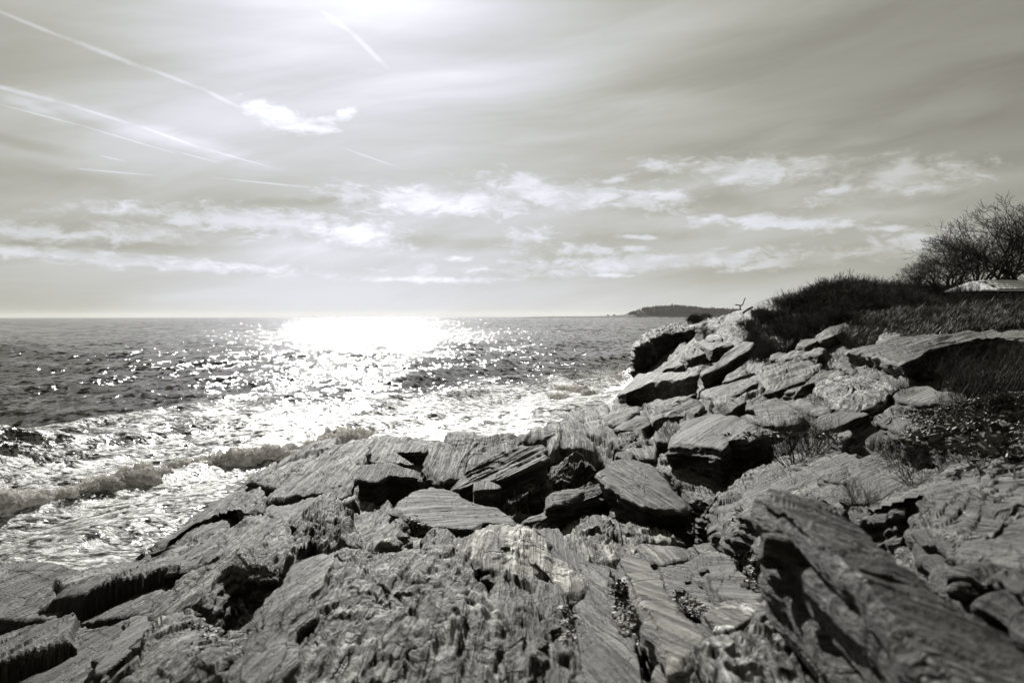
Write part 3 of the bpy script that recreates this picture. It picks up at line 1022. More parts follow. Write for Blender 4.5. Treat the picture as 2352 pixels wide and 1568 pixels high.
    # laminae on the sides run level: squeeze the across-grain axis there
    sm = np.concatenate([np.zeros(NR), np.linspace(0.5, 1, NS_), [1]])[:, None, None]
    F = grid_faces(nrows, N, True)
    F = np.vstack([F])
    n_v = nrows * N
    cen = np.array([[ctr[0], ctr[1], zt[0].mean()]])
    co_ = np.vstack([T3.reshape(-1, 3), cen])
    bed = np.vstack([bed, bed[:1]])
    fan = np.stack([np.full(N, n_v), np.arange(N), (np.arange(N) + 1) % N], -1)
    F = F[:, ::-1]
    bfan_c = n_v + 1
    co_ = np.vstack([co_, [[last[:, 0].mean(), last[:, 1].mean(), bott[:, 2].mean()]]])
    bed = np.vstack([bed, bed[:1]])
    off = (nrows - 1) * N
    bfan = np.stack([np.full(N, bfan_c), off + (np.arange(N) + 1) % N, off + np.arange(N)], -1)
    org = np.array([ctr[0], ctr[1], A[2] - thick])
    nv = len(co_)
    me = mesh_from(name, co_ - org, [F, fan, bfan], [ROCK],
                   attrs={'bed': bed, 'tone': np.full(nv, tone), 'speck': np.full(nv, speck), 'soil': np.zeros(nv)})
    TRI_TOTAL += len(F) * 2
    o = link(name, me, org)
    return tag(o, label, cat, group)


R = 'rock'
exec_list = []


def S(*a, **k):
    return slab(*a, **k)

# left shelf dropping to the sea ------------------------------------------
S('C', [(0, 1040), (-300, 1040), (-300, 560), (0, 560), (340, 560), (640, 622), (760, 600), (900, 562), (1100, 542), (1250, 533), (1210, 640), (1450, 650), (1600, 640), (1420, 820), (1200, 1000), (980, 1060), (760, 1082), (600, 1040), (420, 1062), (280, 1030), (120, 1060)],
  'rock_shelf', 'wide brown striated rock shelf at the left edge above the foam', 'rock shelf', lift=0.05, thick=0.6, amp=0.55, tone=0.72, dens=0.9)
S('C', [(0, 1100), (120, 1085), (440, 1112), (600, 1085), (780, 1108), (950, 1080), (1060, 1055), (1180, 1010), (1300, 1060), (1250, 1150), (1100, 1330), (800, 1600), (-300, 1600), (-300, 1100)],
  'rock_shelf', 'striated brown shelf in the bottom left corner below the long dark crack', 'rock shelf', lift=0.05, thick=0.6, amp=0.5, tone=0.72)
S('C', [(975, 418), (1240, 410), (1380, 432), (1340, 452), (1060, 462)], 'rock_block', 'squared dark block jutting over the foam at the left', 'rock', lift=0.35, thick=0.75,
  tone=0.8, amp=0.4, edge_r=0.02, side_lam=0.5, grad=(0.02, 0.05))
S('B', [(275, 758), (440, 655), (600, 545), (700, 480), (830, 408), (885, 430), (925, 540), (860, 580), (745, 525), (660, 590), (520, 650), (375, 715), (365, 758)],
  'rock_slab', 'long slab with a thick shadowed edge just above the surf on the left', 'rock slab', lift=0.3, thick=0.75, tone=0.95, edge_r=0.03)
S('B', [(830, 406), (1060, 300), (1240, 250), (1430, 180), (1560, 150), (1520, 240), (1480, 300), (1440, 400), (1390, 470), (1270, 475), (1170, 480), (1040, 500), (930, 530), (1000, 445), (885, 420)],
  'rock_slab', 'broad striated slab sloping to the surf, cracked across its top', 'rock slab', lift=0.22, thick=0.45, tone=1.08, edge_r=0.03)
S('B', [(1560, 150), (1640, 170), (1730, 190), (1850, 205), (1845, 245), (1720, 240), (1640, 262), (1800, 330), (1640, 300), (1490, 262), (1500, 220)],
  'rock_slab', 'thin pale slab edge on the skyline left of the dark square block', 'rock slab', lift=0.12, thick=0.5, tone=1.1)
S('B', [(1465, 385), (1500, 312), (1640, 300), (1800, 340), (1802, 385), (1650, 372), (1560, 412)],
  'rock_block', 'dark square block with striped top and black front near the skyline', 'rock', lift=0.45, thick=1.0, tone=0.7, tilt=(0.0, 0.12), batter=-0.05, edge_r=0.03)
S('D', [(550, 292), (720, 280), (930, 250), (1100, 235), (1250, 242), (1230, 330), (980, 420), (860, 490), (780, 555), (640, 570), (560, 470), (535, 360)],
  'rock_ledge', 'pale cracked ledge along the skyline behind the big tilted slab', 'rock ledge', lift=0.12, thick=0.5, tone=1.2)
S('D', [(1250, 240), (1290, 210), (1410, 180), (1440, 140), (1560, 125), (1660, 135), (1720, 190), (1760, 300), (1790, 390), (1640, 372), (1540, 355), (1430, 420), (1400, 300), (1330, 295)],
  'rock_dome', 'pale rounded rock dome at the water edge, highest of the middle ledges', 'rock', lift=0.2, thick=0.8, dome=0.18, tone=1.4, edge_r=0.15)
S('D', [(730, 635), (760, 580), (860, 480), (960, 410), (1110, 342), (1260, 320), (1390, 295), (1425, 325), (1412, 400), (1340, 450), (1230, 500), (1100, 560), (960, 570), (850, 620)],
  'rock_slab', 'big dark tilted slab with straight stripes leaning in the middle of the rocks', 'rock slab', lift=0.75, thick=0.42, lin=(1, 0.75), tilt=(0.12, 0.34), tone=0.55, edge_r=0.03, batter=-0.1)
S('D', [(315, 740), (380, 690), (450, 650), (590, 600), (700, 630), (780, 650), (800, 680), (900, 715), (1090, 772), (1210, 860), (1200, 890), (1100, 880), (980, 870), (900, 910), (740, 902), (590, 880), (470, 850), (380, 800)],
  'rock_slab', 'flat smooth brown slab lying below the dark tilted slab', 'rock slab', lift=0.3, thick=0.5, lin=(1, 0.9), tone=0.72, amp=0.5, edge_r=0.03, tilt=(0.0, 0.08))
S('D', [(895, 580), (1000, 560), (1095, 600), (1080, 625), (900, 640)], 'rock_block', 'small upright streaked block wedged under the tilted slab', 'rock', lift=0.55, thick=0.75, tone=0.8, tilt=(0, 0.1), batter=0)
S('D', [(1100, 745), (1160, 680), (1230, 600), (1350, 525), (1450, 450), (1560, 385), (1640, 362), (1740, 400), (1750, 470), (1620, 500), (1540, 610), (1430, 640), (1250, 655), (1230, 760), (1180, 822), (1110, 790)],
  'jagged_rock', 'jagged dark rock ridge between the tilted slab and the right hand boulder', 'rock', lift=0.4, thick=0.7, lin=(1, 0.6), lump=0.7, tone=0.62, tilt=(0, 0.12))
S('D', [(1440, 665), (1560, 620), (1700, 590), (1750, 575), (1700, 640), (1600, 690), (1520, 720), (1430, 742)], 'rock_plank', 'short stripy plank of rock above the longer one in the middle', 'rock', lift=0.6, thick=0.25, lin=(1, 0.5), tone=0.7)
S('D', [(1240, 892), (1300, 840), (1400, 780), (1500, 712), (1600, 662), (1700, 610), (1820, 568), (1868, 620), (1760, 680), (1600, 745), (1450, 832), (1330, 895)],
  'rock_plank', 'long narrow stripy plank of rock slanting up to the right', 'rock', lift=0.45, thick=0.3, lin=(1, 0.8), tone=0.8, tilt=(0, 0.2))
S('X', [(1372, 1078), (1408, 1052), (1450, 1048), (1492, 1060), (1530, 1105), (1565, 1140), (1587, 1163), (1560, 1168), (1475, 1165), (1430, 1130), (1385, 1100)],
  'boulder', 'large stripy boulder overhanging the black hollow', 'boulder', lift=0.7, thick=0.95, lin=(-0.35, 1), tone=0.85, batter=-0.25, tilt=(-0.05, 0.10))
# the fold of pale rock beside the hollow ---------------------------------
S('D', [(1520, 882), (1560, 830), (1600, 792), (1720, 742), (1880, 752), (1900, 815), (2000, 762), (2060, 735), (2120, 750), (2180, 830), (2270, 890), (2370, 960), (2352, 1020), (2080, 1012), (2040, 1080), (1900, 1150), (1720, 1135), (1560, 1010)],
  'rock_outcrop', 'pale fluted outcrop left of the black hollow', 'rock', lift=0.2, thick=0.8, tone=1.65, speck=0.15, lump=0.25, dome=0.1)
S('D', [(1880, 765), (2010, 662), (2060, 690), (2075, 710), (1960, 812), (1910, 820)], 'rock_block', 'small pale block perched on the fluted outcrop', 'rock', lift=0.42, thick=0.3, tone=1.15)
S('D', [(1580, 680), (1640, 640), (1720, 650), (1800, 740), (1720, 770), (1600, 780)], 'rock_block', 'rough little block leaning on the end of the rock plank', 'rock', lift=0.35, thick=0.35, tone=0.8, lump=0.3)
S('D', [(760, 925), (860, 905), (980, 872), (1080, 868), (1200, 900), (1330, 932), (1450, 1050), (1600, 1160), (1700, 1250), (1740, 1320), (1600, 1340), (1450, 1200), (1330, 1185), (1200, 1215), (1080, 1195), (950, 1150), (870, 1080), (790, 1010)],
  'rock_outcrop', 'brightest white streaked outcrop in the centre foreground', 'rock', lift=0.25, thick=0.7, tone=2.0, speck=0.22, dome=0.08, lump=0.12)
S('D', [(1330, 900), (1420, 885), (1510, 890), (1560, 1000), (1700, 1140), (1760, 1290), (1690, 1240), (1560, 1120), (1440, 1000)], 'rock_rib', 'narrow pale rib between the two bright outcrops', 'rock', lift=0.2, thick=0.4, tone=1.15)
S('D', [(540, 930), (590, 895), (700, 900), (760, 960), (800, 1010), (700, 1010), (600, 980)], 'rock_block', 'small rough knob beside the bright outcrop, chips lying on it', 'rock', lift=0.15, thick=0.3, tone=0.85, lump=0.3)
S('D', [(0, 700), (60, 680), (150, 700), (250, 665), (290, 722), (340, 780), (400, 840), (370, 930), (320, 1010), (200, 1045), (80, 1080), (0, 1050), (-60, 900)],
  'rock_hollow', 'pale scooped rock left of the flat brown slab', 'rock', lift=0.15, thick=0.5, tone=1.45, dome=-0.14)
S('B', [(1080, 660), (1180, 560), (1270, 482), (1330, 500), (1400, 580), (1480, 680), (1490, 780), (1400, 792), (1310, 782), (1200, 725), (1130, 800), (1050, 872), (1040, 770)],
  'jagged_rock', 'peaked splintered rock left of the pale scoop', 'rock', lift=0.2, thick=0.5, tone=0.95, lump=0.45, dome=0.10, edge_r=0.1)
S('B', [(840, 605), (900, 590), (960, 615), (1080, 680), (1090, 730), (1060, 840), (980, 900), (880, 890), (770, 905), (690, 940), (640, 980), (560, 1100), (470, 1150), (400, 1195), (320, 1200), (240, 1160), (420, 960), (620, 790), (740, 680)],
  'rock_slab', 'pale wavy slab running down to the thorny hollow at lower left', 'rock slab', lift=0.2, thick=0.5, tone=1.1, lump=0.15, dome=0.06)
S('B', [(260, 915), (380, 790), (450, 730), (560, 640), (640, 622), (830, 622), (800, 670), (720, 740), (600, 800), (440, 905), (340, 915), (260, 935)],
  'rock_slab', 'narrow slab stepping down behind the squared block on the left', 'rock slab', lift=0.16, thick=0.3, tone=0.95)
S('B', [(930, 535), (1040, 505), (1200, 500), (1270, 490), (1180, 560), (1090, 660), (1000, 620), (950, 600), (880, 590)], 'rock_slab', 'smooth sloping step below the broad cracked slab', 'rock slab', lift=0.12, thick=0.3, tone=1.0)
S('C', [(840, 1600), (980, 1470), (1100, 1330), (1200, 1190), (1310, 1085), (1420, 1062), (1560, 1030), (1700, 1048), (1790, 1110), (1850, 1150), (2050, 1180), (1960, 1350), (1880, 1480), (1850, 1600)],
  'boulder', 'rounded mottled boulder at the bottom left below the thorny hollow', 'boulder', lift=0.22, thick=0.6, tone=1.15, speck=0.12, dome=0.06, lump=0.22, amp=0.5, edge_r=0.15)
S('C', [(1100, 1000), (1180, 1002), (1310, 1065), (1230, 1160), (1150, 1250), (1000, 1330), (820, 1480), (740, 1480), (900, 1250)], 'rock_slab', 'smooth dim slab squeezed between the corner shelf and the mottled boulder', 'rock slab', lift=0.12, thick=0.4, tone=0.85, amp=0.5)
# big central rock ----------------------------------------------------------
S('G', [(560, 160), (680, 110), (900, 82), (1200, 62), (1400, 90), (1500, 122), (1600, 135), (1660, 180), (1700, 280), (1750, 420), (1850, 560), (1880, 700), (1900, 900), (1940, 1130), (150, 1130), (180, 900), (300, 640), (400, 500), (600, 250)],
  'rough_rock', 'huge rough rock full of quartz knots filling the bottom centre', 'rock', lift=0.25, thick=0.9, tone=0.72, speck=0.55, lump=0.20, dome=0.12, edge_r=0.06, dens=1.25)
S('G', [(-20, 1000), (60, 730), (140, 560), (270, 370), (390, 185), (560, 140), (640, 190), (560, 320), (400, 540), (300, 690), (200, 900), (120, 1100), (0, 1120)],
  'rock_flank', 'smooth slanting flank along the left of the huge quartz rock', 'rock slab', lift=0.42, thick=0.8, tone=0.9, amp=0.6, tilt=(-0.15, 0.0), edge_r=0.04)
# planks of rock, bottom right of centre -----------------------------------
for k_, (pts_, lab_, tn_, lf_) in enumerate([
        ([(1720, 420), (1830, 280), (1950, 330), (2050, 480), (2080, 700), (2060, 900), (1980, 1130), (1900, 1130), (1860, 800), (1760, 560)], 'splintered brown rib right against the huge quartz rock', 0.75, 0.22),
        ([(1960, 300), (2120, 290), (2240, 330), (2300, 520), (2330, 700), (2360, 900), (2300, 1130), (2100, 1130), (2130, 900), (2080, 620)], 'upright grooved rib with two little stones on it', 0.85, 0.16)]):
    S('G', pts_, 'rock_rib', lab_, 'rock', lift=lf_, thick=0.5, tone=tn_, lump=0.3)
S('H', [(440, 240), (520, 262), (620, 290), (640, 380), (655, 450), (690, 570), (760, 650), (820, 760), (860, 950), (900, 1260), (470, 1260), (400, 1000), (350, 800), (345, 690), (470, 500)],
  'rock_plank', 'wide dull plank of rock left of the bright one near the bottom', 'rock', lift=0.2, thick=0.5, tone=0.9, lin=(-0.12, 1))
S('H', [(700, 200), (780, 170), (860, 150), (930, 200), (1020, 340), (1100, 450), (1180, 590), (1250, 680), (1330, 790), (1400, 890), (1330, 960), (1200, 1060), (1150, 1040), (1100, 950), (1090, 850), (1000, 720), (860, 600), (790, 400), (730, 290)],
  'rock_plank', 'smooth bright plank of rock pointing up and left near the bottom', 'rock', lift=0.3, thick=0.5, tone=1.75, amp=0.4, lin=(-0.3, 1))
S('H', [(860, 85), (1000, 95), (1200, 110), (1310, 150), (1290, 205), (1150, 222), (1080, 252), (960, 235), (900, 160)], 'rock_slab', 'flat pale slab crossing the head of the rock planks', 'rock slab', lift=0.2, thick=0.25, tone=1.5, amp=0.5)
S('H', [(1000, 250), (1100, 270), (1250, 225), (1335, 220), (1440, 380), (1540, 540), (1560, 600), (1460, 610), (1400, 590), (1250, 440), (1180, 460), (1100, 400)],
  'rock_plank', 'streaky plank of rock between the bright plank and the right hand slab', 'rock', lift=0.2, thick=0.3, tone=1.1, lin=(-0.3, 1))
S('H', [(1310, 105), (1420, 90), (1500, 120), (1600, 180), (1680, 280), (1750, 375), (1850, 440), (1950, 505), (1830, 545), (1640, 540), (1560, 530), (1500, 460), (1450, 380), (1340, 200)],
  'rock_slab', 'pointed pale slab just below the black hollow', 'rock slab', lift=0.28, thick=0.35, tone=1.4, lin=(-0.5, 1))
S('H', [(1390, 650), (1480, 590), (1560, 560), (1700, 535), (1850, 540), (1900, 575), (1830, 640), (1800, 700), (1700, 760), (1600, 795), (1540, 790), (1440, 725)],
  'white_rock', 'white granular rock beside the smooth brown stone', 'rock', lift=0.25, thick=0.35, tone=2.0, amp=0.3, speck=0.25, edge_r=0.12)
S('H', [(1795, 645), (1840, 590), (1920, 530), (1990, 560), (2050, 605), (1960, 640), (1880, 690), (1830, 690)], 'smooth_stone', 'smooth brown stone lying on the white rock', 'stone', lift=0.36, thick=0.2,
  tone=0.5, amp=0.08, edge_r=0.25, side_lam=0.3)
S('E', [(500, 1350), (560, 1300), (640, 1265), (780, 1200), (900, 1150), (1010, 1100), (1040, 1180), (1050, 1300), (1120, 1420), (1220, 1600), (680, 1600), (600, 1480), (560, 1400)],
  'rough_rock', 'mottled black and white rock at the bottom, just left of the foreground spike', 'rock', lift=0.3, thick=0.6, tone=1.0, speck=0.9, lump=0.35)
# foreground spike ----------------------------------------------------------
S('I', [(25, 290), (60, 232), (130, 212), (230, 245), (350, 282), (540, 395), (700, 500), (950, 700), (1250, 930), (1500, 1130), (1900, 1400), (1900, 1700), (1600, 1700), (1350, 1430), (1100, 1250), (830, 1000), (700, 880), (480, 680), (230, 430)],
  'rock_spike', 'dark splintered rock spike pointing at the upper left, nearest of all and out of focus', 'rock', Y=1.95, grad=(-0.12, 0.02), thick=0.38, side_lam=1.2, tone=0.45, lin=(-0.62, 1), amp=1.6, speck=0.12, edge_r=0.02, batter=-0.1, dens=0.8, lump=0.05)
S('I', [(190, 800), (235, 745), (420, 850), (600, 950), (800, 1150), (1000, 1380), (1180, 1680), (600, 1680), (400, 1420), (270, 1150), (225, 900)],
  'rough_rock', 'dark ragged foot of rock under the foreground spike', 'rock', Y=2.9, grad=(-0.1, -0.1), thick=0.7, tone=0.38, speck=0.35, lump=0.2, batter=0.0)
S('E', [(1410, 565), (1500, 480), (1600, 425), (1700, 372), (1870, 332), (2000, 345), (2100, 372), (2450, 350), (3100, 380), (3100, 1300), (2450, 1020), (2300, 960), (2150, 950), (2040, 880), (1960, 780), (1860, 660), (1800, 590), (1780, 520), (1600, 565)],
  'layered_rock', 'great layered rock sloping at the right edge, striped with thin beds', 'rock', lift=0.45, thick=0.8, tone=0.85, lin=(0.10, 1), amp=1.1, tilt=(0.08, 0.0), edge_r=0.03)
S('E', [(1340, 590), (1430, 560), (1600, 570), (1780, 600), (1840, 700), (1900, 870), (2100, 950), (1900, 985), (1700, 860), (1500, 730)],
  'rough_rock', 'quartz spotted rock in the gap between the spike and the layered rock', 'rock', lift=0.25, thick=0.5, tone=1.1, speck=0.8, lump=0.15)
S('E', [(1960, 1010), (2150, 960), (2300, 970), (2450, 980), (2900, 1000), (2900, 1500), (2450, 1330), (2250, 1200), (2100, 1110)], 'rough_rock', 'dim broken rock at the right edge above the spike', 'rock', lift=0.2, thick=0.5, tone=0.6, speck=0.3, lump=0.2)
# boulders right of the middle ---------------------------------------------
S('E', [(318, 195), (350, 130), (400, 62), (560, 15), (640, 22), (700, 40), (860, 112), (905, 128), (800, 160), (660, 182), (630, 232), (560, 215), (480, 202), (400, 195)],
  'boulder', 'big faceted boulder with a flat lit top and layered front, right of the middle', 'boulder', lift=0.85, thick=1.1, tone=1.0, amp=0.5, lin=(0.8, 0.6), edge_r=0.03, batter=-0.12, dome=0.05)
S('E', [(235, 292), (330, 256), (430, 280), (500, 300), (650, 368), (700, 392), (650, 450), (560, 520), (500, 500), (440, 470), (360, 410), (290, 360)],
  'crinkled_rock', 'pale crinkled rock at the foot of the faceted boulder', 'rock', lift=0.35, thick=0.8, tone=1.2, lump=0.3, lin=(-0.5, 1), dome=0.05)
S('E', [(560, 535), (620, 470), (700, 400), (800, 332), (900, 322), (860, 380), (760, 450), (730, 500), (790, 570), (880, 640), (960, 690), (1000, 745), (900, 765), (780, 690), (690, 660), (600, 610)],
  'crinkled_rock', 'pale crinkled rock along the right of the black hollow', 'rock', lift=0.35, thick=1.0, tone=1.15, lump=0.25, lin=(-0.5, 1))
S('E', [(725, 492), (830, 380), (950, 280), (1030, 300), (1100, 338), (1300, 430), (1420, 500), (1390, 560), (1290, 562), (1180, 520), (1080, 480), (960, 470), (900, 520), (900, 600), (850, 590), (780, 550)],
  'rock_slab', 'large smooth slab left of the long crack, behind the spike tip', 'rock slab', lift=0.5, thick=0.8, tone=1.15, amp=0.5, lin=(1, 0.4), edge_r=0.02)
S('E', [(965, 266), (1050, 252), (1150, 232), (1280, 240), (1480, 270), (1640, 300), (1735, 350), (1640, 420), (1480, 482), (1380, 450), (1300, 422), (1100, 330)],
  'rock_slab', 'large flat slab right of the long crack, below the dark thicket', 'rock slab', lift=0.55, thick=0.8, tone=1.0, amp=0.5, lin=(1, 0.4), edge_r=0.02)
S('E', [(2030, 350), (2120, 310), (2230, 280), (2400, 225), (2400, 340), (2200, 356)], 'rock_ledge', 'thin dim ledge at the right edge above the layered rock', 'rock ledge', lift=0.4, thick=0.4, tone=0.8)
# upper right slope -----------------------------------------------------------
L2 = (0.8, 1)
S('A', [(20, 1122), (60, 1090), (100, 1050), (130, 1012), (210, 1005), (300, 1000), (400, 998), (480, 1000), (470, 1020), (400, 1042), (300, 1050), (200, 1062), (110, 1100), (60, 1130)],
  'rock_slab', 'long slab with a tall black front nearest the cliff waterline', 'rock slab', lift=0.9, thick=2.6, tone=1.1, edge_r=0.02, lin=L2, amp=0.6, batter=-0.15)
S('J', [(1025, 935), (1100, 890), (1190, 850), (1260, 790), (1310, 740), (1380, 680), (1480, 620), (1600, 600), (1638, 620), (1600, 680), (1500, 740), (1400, 800), (1300, 870), (1160, 950), (1050, 995)],
  'leaning_slab', 'long plank like slab leaning up to the right below the bench', 'rock slab', lift=1.3, thick=0.5, tone=0.62, lin=(1, 0.35), edge_r=0.03, tilt=(0.10, 0.10), batter=-0.4)
S('J', [(1090, 560), (1120, 530), (1200, 525), (1270, 535), (1298, 575), (1220, 580), (1130, 600)], 'rock_block', 'pale square stone on top of the ledges under the thicket', 'rock', lift=0.9, thick=0.8, tone=1.15)
S('J', [(970, 595), (1060, 592), (1130, 610), (1230, 605), (1420, 625), (1300, 640), (1210, 665), (1180, 700), (1100, 670), (1020, 630)], 'rock_ledge', 'wedge shaped ledge just below the pale square stone', 'rock ledge', lift=0.7, thick=1.2, tone=1.0, lin=L2)
S('J', [(850, 740), (870, 680), (920, 635), (1000, 640), (1050, 680), (1110, 710), (1040, 730), (960, 760), (880, 775)], 'rock_ledge', 'crumpled ledge left of the wedge, above a black overhang', 'rock ledge', lift=0.7, thick=1.3, tone=1.05, lump=0.4, lin=L2)
S('J', [(480, 950), (600, 880), (640, 840), (790, 795), (870, 850), (800, 870), (700, 890), (600, 930), (520, 960)], 'rock_slab', 'curved slab at the foot of the cliff', 'rock slab', lift=0.8, thick=1.2, tone=1.0, lin=L2)
for pts_, lab_ in [([(0, 1190), (60, 1178), (110, 1185), (145, 1205), (70, 1275), (0, 1300), (-40, 1290), (-60, 1240)], 'lowest of the stepped slabs above the foam'),
                   ([(150, 1200), (240, 1160), (330, 1130), (460, 1098), (470, 1125), (400, 1150), (300, 1190), (195, 1232)], 'second stepped slab up from the foam, thin and long'),
                   ([(205, 1250), (270, 1210), (340, 1190), (430, 1160), (500, 1165), (480, 1225), (380, 1235), (290, 1250), (220, 1290)], 'third stepped slab, nearest the little shrub'),
                   ([(0, 1320), (60, 1280), (130, 1240), (190, 1262), (210, 1290), (130, 1325), (40, 1340)], 'low stepped slab left of the little shrub'),
                   ([(480, 1110), (600, 1060), (700, 1020), (810, 1010), (830, 1060), (770, 1090), (700, 1130), (600, 1150), (520, 1140)], 'wide cracked slab in the middle of the right slope')]:
    S('A', pts_, 'rock_slab', lab_, 'rock slab', lift=0.22, thick=0.9, tone=1.1, lin=L2, edge_r=0.02)
S('A', [(830, 1040), (820, 990), (900, 940), (1000, 905), (1100, 925), (1190, 960), (1150, 1000), (1060, 1050), (960, 1085), (870, 1100)], 'rock_slab', 'strongly ribbed slab in the upper right slope', 'rock slab', lift=0.45, thick=0.8, tone=1.15, lin=(1, 0.6), amp=1.3, edge_r=0.02)
S('A', [(980, 1105), (1080, 1060), (1190, 990), (1300, 985), (1330, 1020), (1240, 1050), (1140, 1060), (1060, 1100)], 'rock_slab', 'narrow slab below the ribbed one across a straight dark crack', 'rock slab', lift=0.35, thick=0.6, tone=1.05, lin=(1, 0.6))
S('K', [(650, 415), (750, 380), (900, 350), (1100, 310), (1300, 280), (1500, 265), (1700, 255), (1800, 232), (2100, 225), (2450, 230), (2450, 300), (2000, 300), (1800, 330), (1600, 370), (1500, 400), (1380, 450), (1330, 510), (1200, 540), (1050, 520), (980, 470), (850, 430)],
  'rock_ledge', 'long pale ledge over a dark overhang below the grassy bank', 'rock ledge', lift=0.75, thick=0.8, tone=1.15, lin=(1, 0.15), edge_r=0.02, amp=0.8, batter=-0.5)
S('K', [(560, 480), (650, 440), (800, 450), (980, 480), (1060, 570), (1240, 620), (1280, 710), (1100, 690), (900, 640), (700, 560)], 'rock_ledge', 'dark streaked layer under the long pale ledge', 'rock ledge', lift=0.3, thick=0.6, tone=0.6, lin=(1, -0.3))
S('K', [(330, 800), (340, 740), (420, 700), (560, 650), (800, 650), (1000, 700), (1170, 750), (1080, 850), (980, 900), (820, 930), (650, 940), (520, 920), (440, 870)],
  'folded_rock', 'folded white and dark rock above the middle shrub', 'rock', lift=0.3, thick=0.7, tone=1.1, speck=0.55, lump=0.25, dome=0.08)
S('K', [(1075, 850), (1180, 790), (1320, 755), (1450, 770), (1560, 800), (1750, 830), (1850, 870), (1700, 890), (1450, 890), (1250, 885)], 'rock_slab', 'smooth pale lens shaped slab beside the shale rubble', 'rock slab', lift=0.28, thick=0.5, tone=1.2, amp=0.4, lin=(1, 0.1))
S('K', [(310, 1110), (420, 1030), (560, 1000), (750, 1000), (880, 1020), (750, 1060), (640, 1110), (560, 1140), (440, 1150)], 'rock_ledge', 'combed ledge over the dark cavity, right of the middle shrub', 'rock ledge', lift=0.4, thick=0.6, tone=1.0, lin=(1, 0.3))
S('K', [(860, 1040), (1000, 1000), (1200, 1060), (1400, 1080), (1600, 1130), (1700, 1200), (1600, 1230), (1450, 1180), (1230, 1200), (1100, 1130), (960, 1080)], 'rock_ledge', 'dull ledge edge above the dark thicket at right', 'rock ledge', lift=0.35, thick=0.9, tone=0.8, lin=(1, -0.2), batter=-0.3)
S('K', [(1610, 1240), (1750, 1220), (1900, 1290), (2100, 1340), (2300, 1350), (2230, 1390), (2000, 1390), (1800, 1330)], 'rock_ledge', 'low dim ledge at the far right under the shale rubble', 'rock ledge', lift=0.3, thick=0.6, tone=0.6)
S('K', [(430, 1180), (560, 1145), (690, 1170), (715, 1215), (620, 1260), (500, 1240)], 'rock_block', 'small layered block in the mouth of the dark cavity', 'rock', lift=0.25, thick=0.5, tone=1.0)
S('K', [(950, 310), (1000, 250), (1100, 235), (1200, 245), (1180, 290), (1080, 325), (990, 330)], 'rock_block', 'pale knobbly block at the edge of the grassy bank', 'rock', lift=0.4, thick=0.5, tone=1.2, lump=0.3)
S('A', [(735, 1220), (830, 1185), (930, 1175), (1040, 1200), (1090, 1240), (1060, 1290), (950, 1300), (900, 1285), (800, 1240)], 'rock_slab', 'stripy slab behind the middle shrub', 'rock slab', lift=0.2, thick=0.5, tone=1.1, lin=(-0.6, 1))
S('A', [(1020, 1180), (1050, 1150), (1150, 1180), (1250, 1225), (1180, 1240), (1100, 1215)], 'rock_plank', 'narrow pale plank of rock above the middle shrub', 'rock', lift=0.3, thick=0.3, tone=1.2, lin=(-0.6, 1))
S('A', [(580, 1225), (620, 1190), (660, 1168), (750, 1150), (745, 1175), (690, 1200), (650, 1235)], 'rock_block', 'black fronted block on the slope behind the faceted boulder', 'rock', lift=0.5, thick=0.8, tone=0.7, batter=-0.1)
S('A', [(640, 1255), (760, 1235), (850, 1260), (910, 1300), (800, 1295), (700, 1275)], 'rock_slab', 'dark thin slab behind the faceted boulder', 'rock slab', lift=0.3, thick=0.3, tone=0.7)
S('A', [(0, 1420), (20, 1360), (80, 1330), (160, 1345), (225, 1410), (180, 1430), (80, 1440)], 'crinkled_rock', 'swirled pale rock left of the little shrub', 'rock', lift=0.25, thick=0.5, tone=1.15, lump=0.35, speck=0.2)
S('A', [(60, 1440), (160, 1415), (240, 1420), (230, 1500), (160, 1500), (110, 1470)], 'rock_block', 'pale stone under the swirled rock', 'rock', lift=0.25, thick=0.4, tone=1.15)
S('A', [(225, 1365), (290, 1335), (390, 1310), (395, 1360), (320, 1400), (235, 1400)], 'rock_block', 'dark stone left of the faceted boulder', 'rock', lift=0.35, thick=0.7, tone=0.45)
S('A', [(0, 1480), (10, 1455), (60, 1445), (105, 1470), (100, 1500), (40, 1495)], 'rock_block', 'little black capped stone left of the crinkled rock', 'rock', lift=0.3, thick=0.3, tone=0.5)
for pts_, lab_ in [([(800, 830), (870, 795), (960, 790), (1040, 800), (1000, 850), (900, 870), (830, 870)], 'flat slab right behind the leaning slab'),
                   ([(1040, 850), (1060, 815), (1150, 802), (1160, 825), (1100, 850)], 'undercut slab beside the foot of the thicket'),
                   ([(900, 895), (1000, 885), (1100, 880), (1200, 860), (1190, 900), (1080, 905), (960, 920), (890, 930)], 'cracked slab above the ribbed one'),
                   ([(1150, 790), (1230, 750), (1330, 720), (1340, 750), (1260, 790), (1180, 815)], 'slab half buried where the bank meets the thicket')]:
    S('A', pts_, 'rock_slab', lab_, 'rock slab', lift=0.35, thick=0.6, tone=1.1, lin=L2, edge_r=0.02)
# cliff -----------------------------------------------------------------------
S('J', [(335, 650), (345, 595), (450, 505), (600, 440), (760, 400), (980, 380), (1150, 370), (1150, 430), (980, 450), (880, 480), (760, 500), (640, 520), (520, 560), (430, 620)],
  'sea_cliff', 'dark blocky sea cliff standing above the water below the bench', 'cliff', Y=72, grad=(0.17, 0.02), thick=3.9, tone=0.5, lump=0.7, batter=0.05, side_lam=5.0, edge_r=0.08, dens=1.6)
S('J', [(990, 420), (1060, 370), (1200, 335), (1330, 300), (1500, 285), (1530, 330), (1470, 400), (1330, 410), (1200, 440), (1080, 430)],
  'rock_outcrop', 'white veined outcrop between the cliff top and the thicket', 'rock', lift=0.6, thick=1.2, tone=0.6, speck=0.3, lump=0.5, lin=L2, tilt=(0, 0.12))
print('slab tris', TRI_TOTAL)

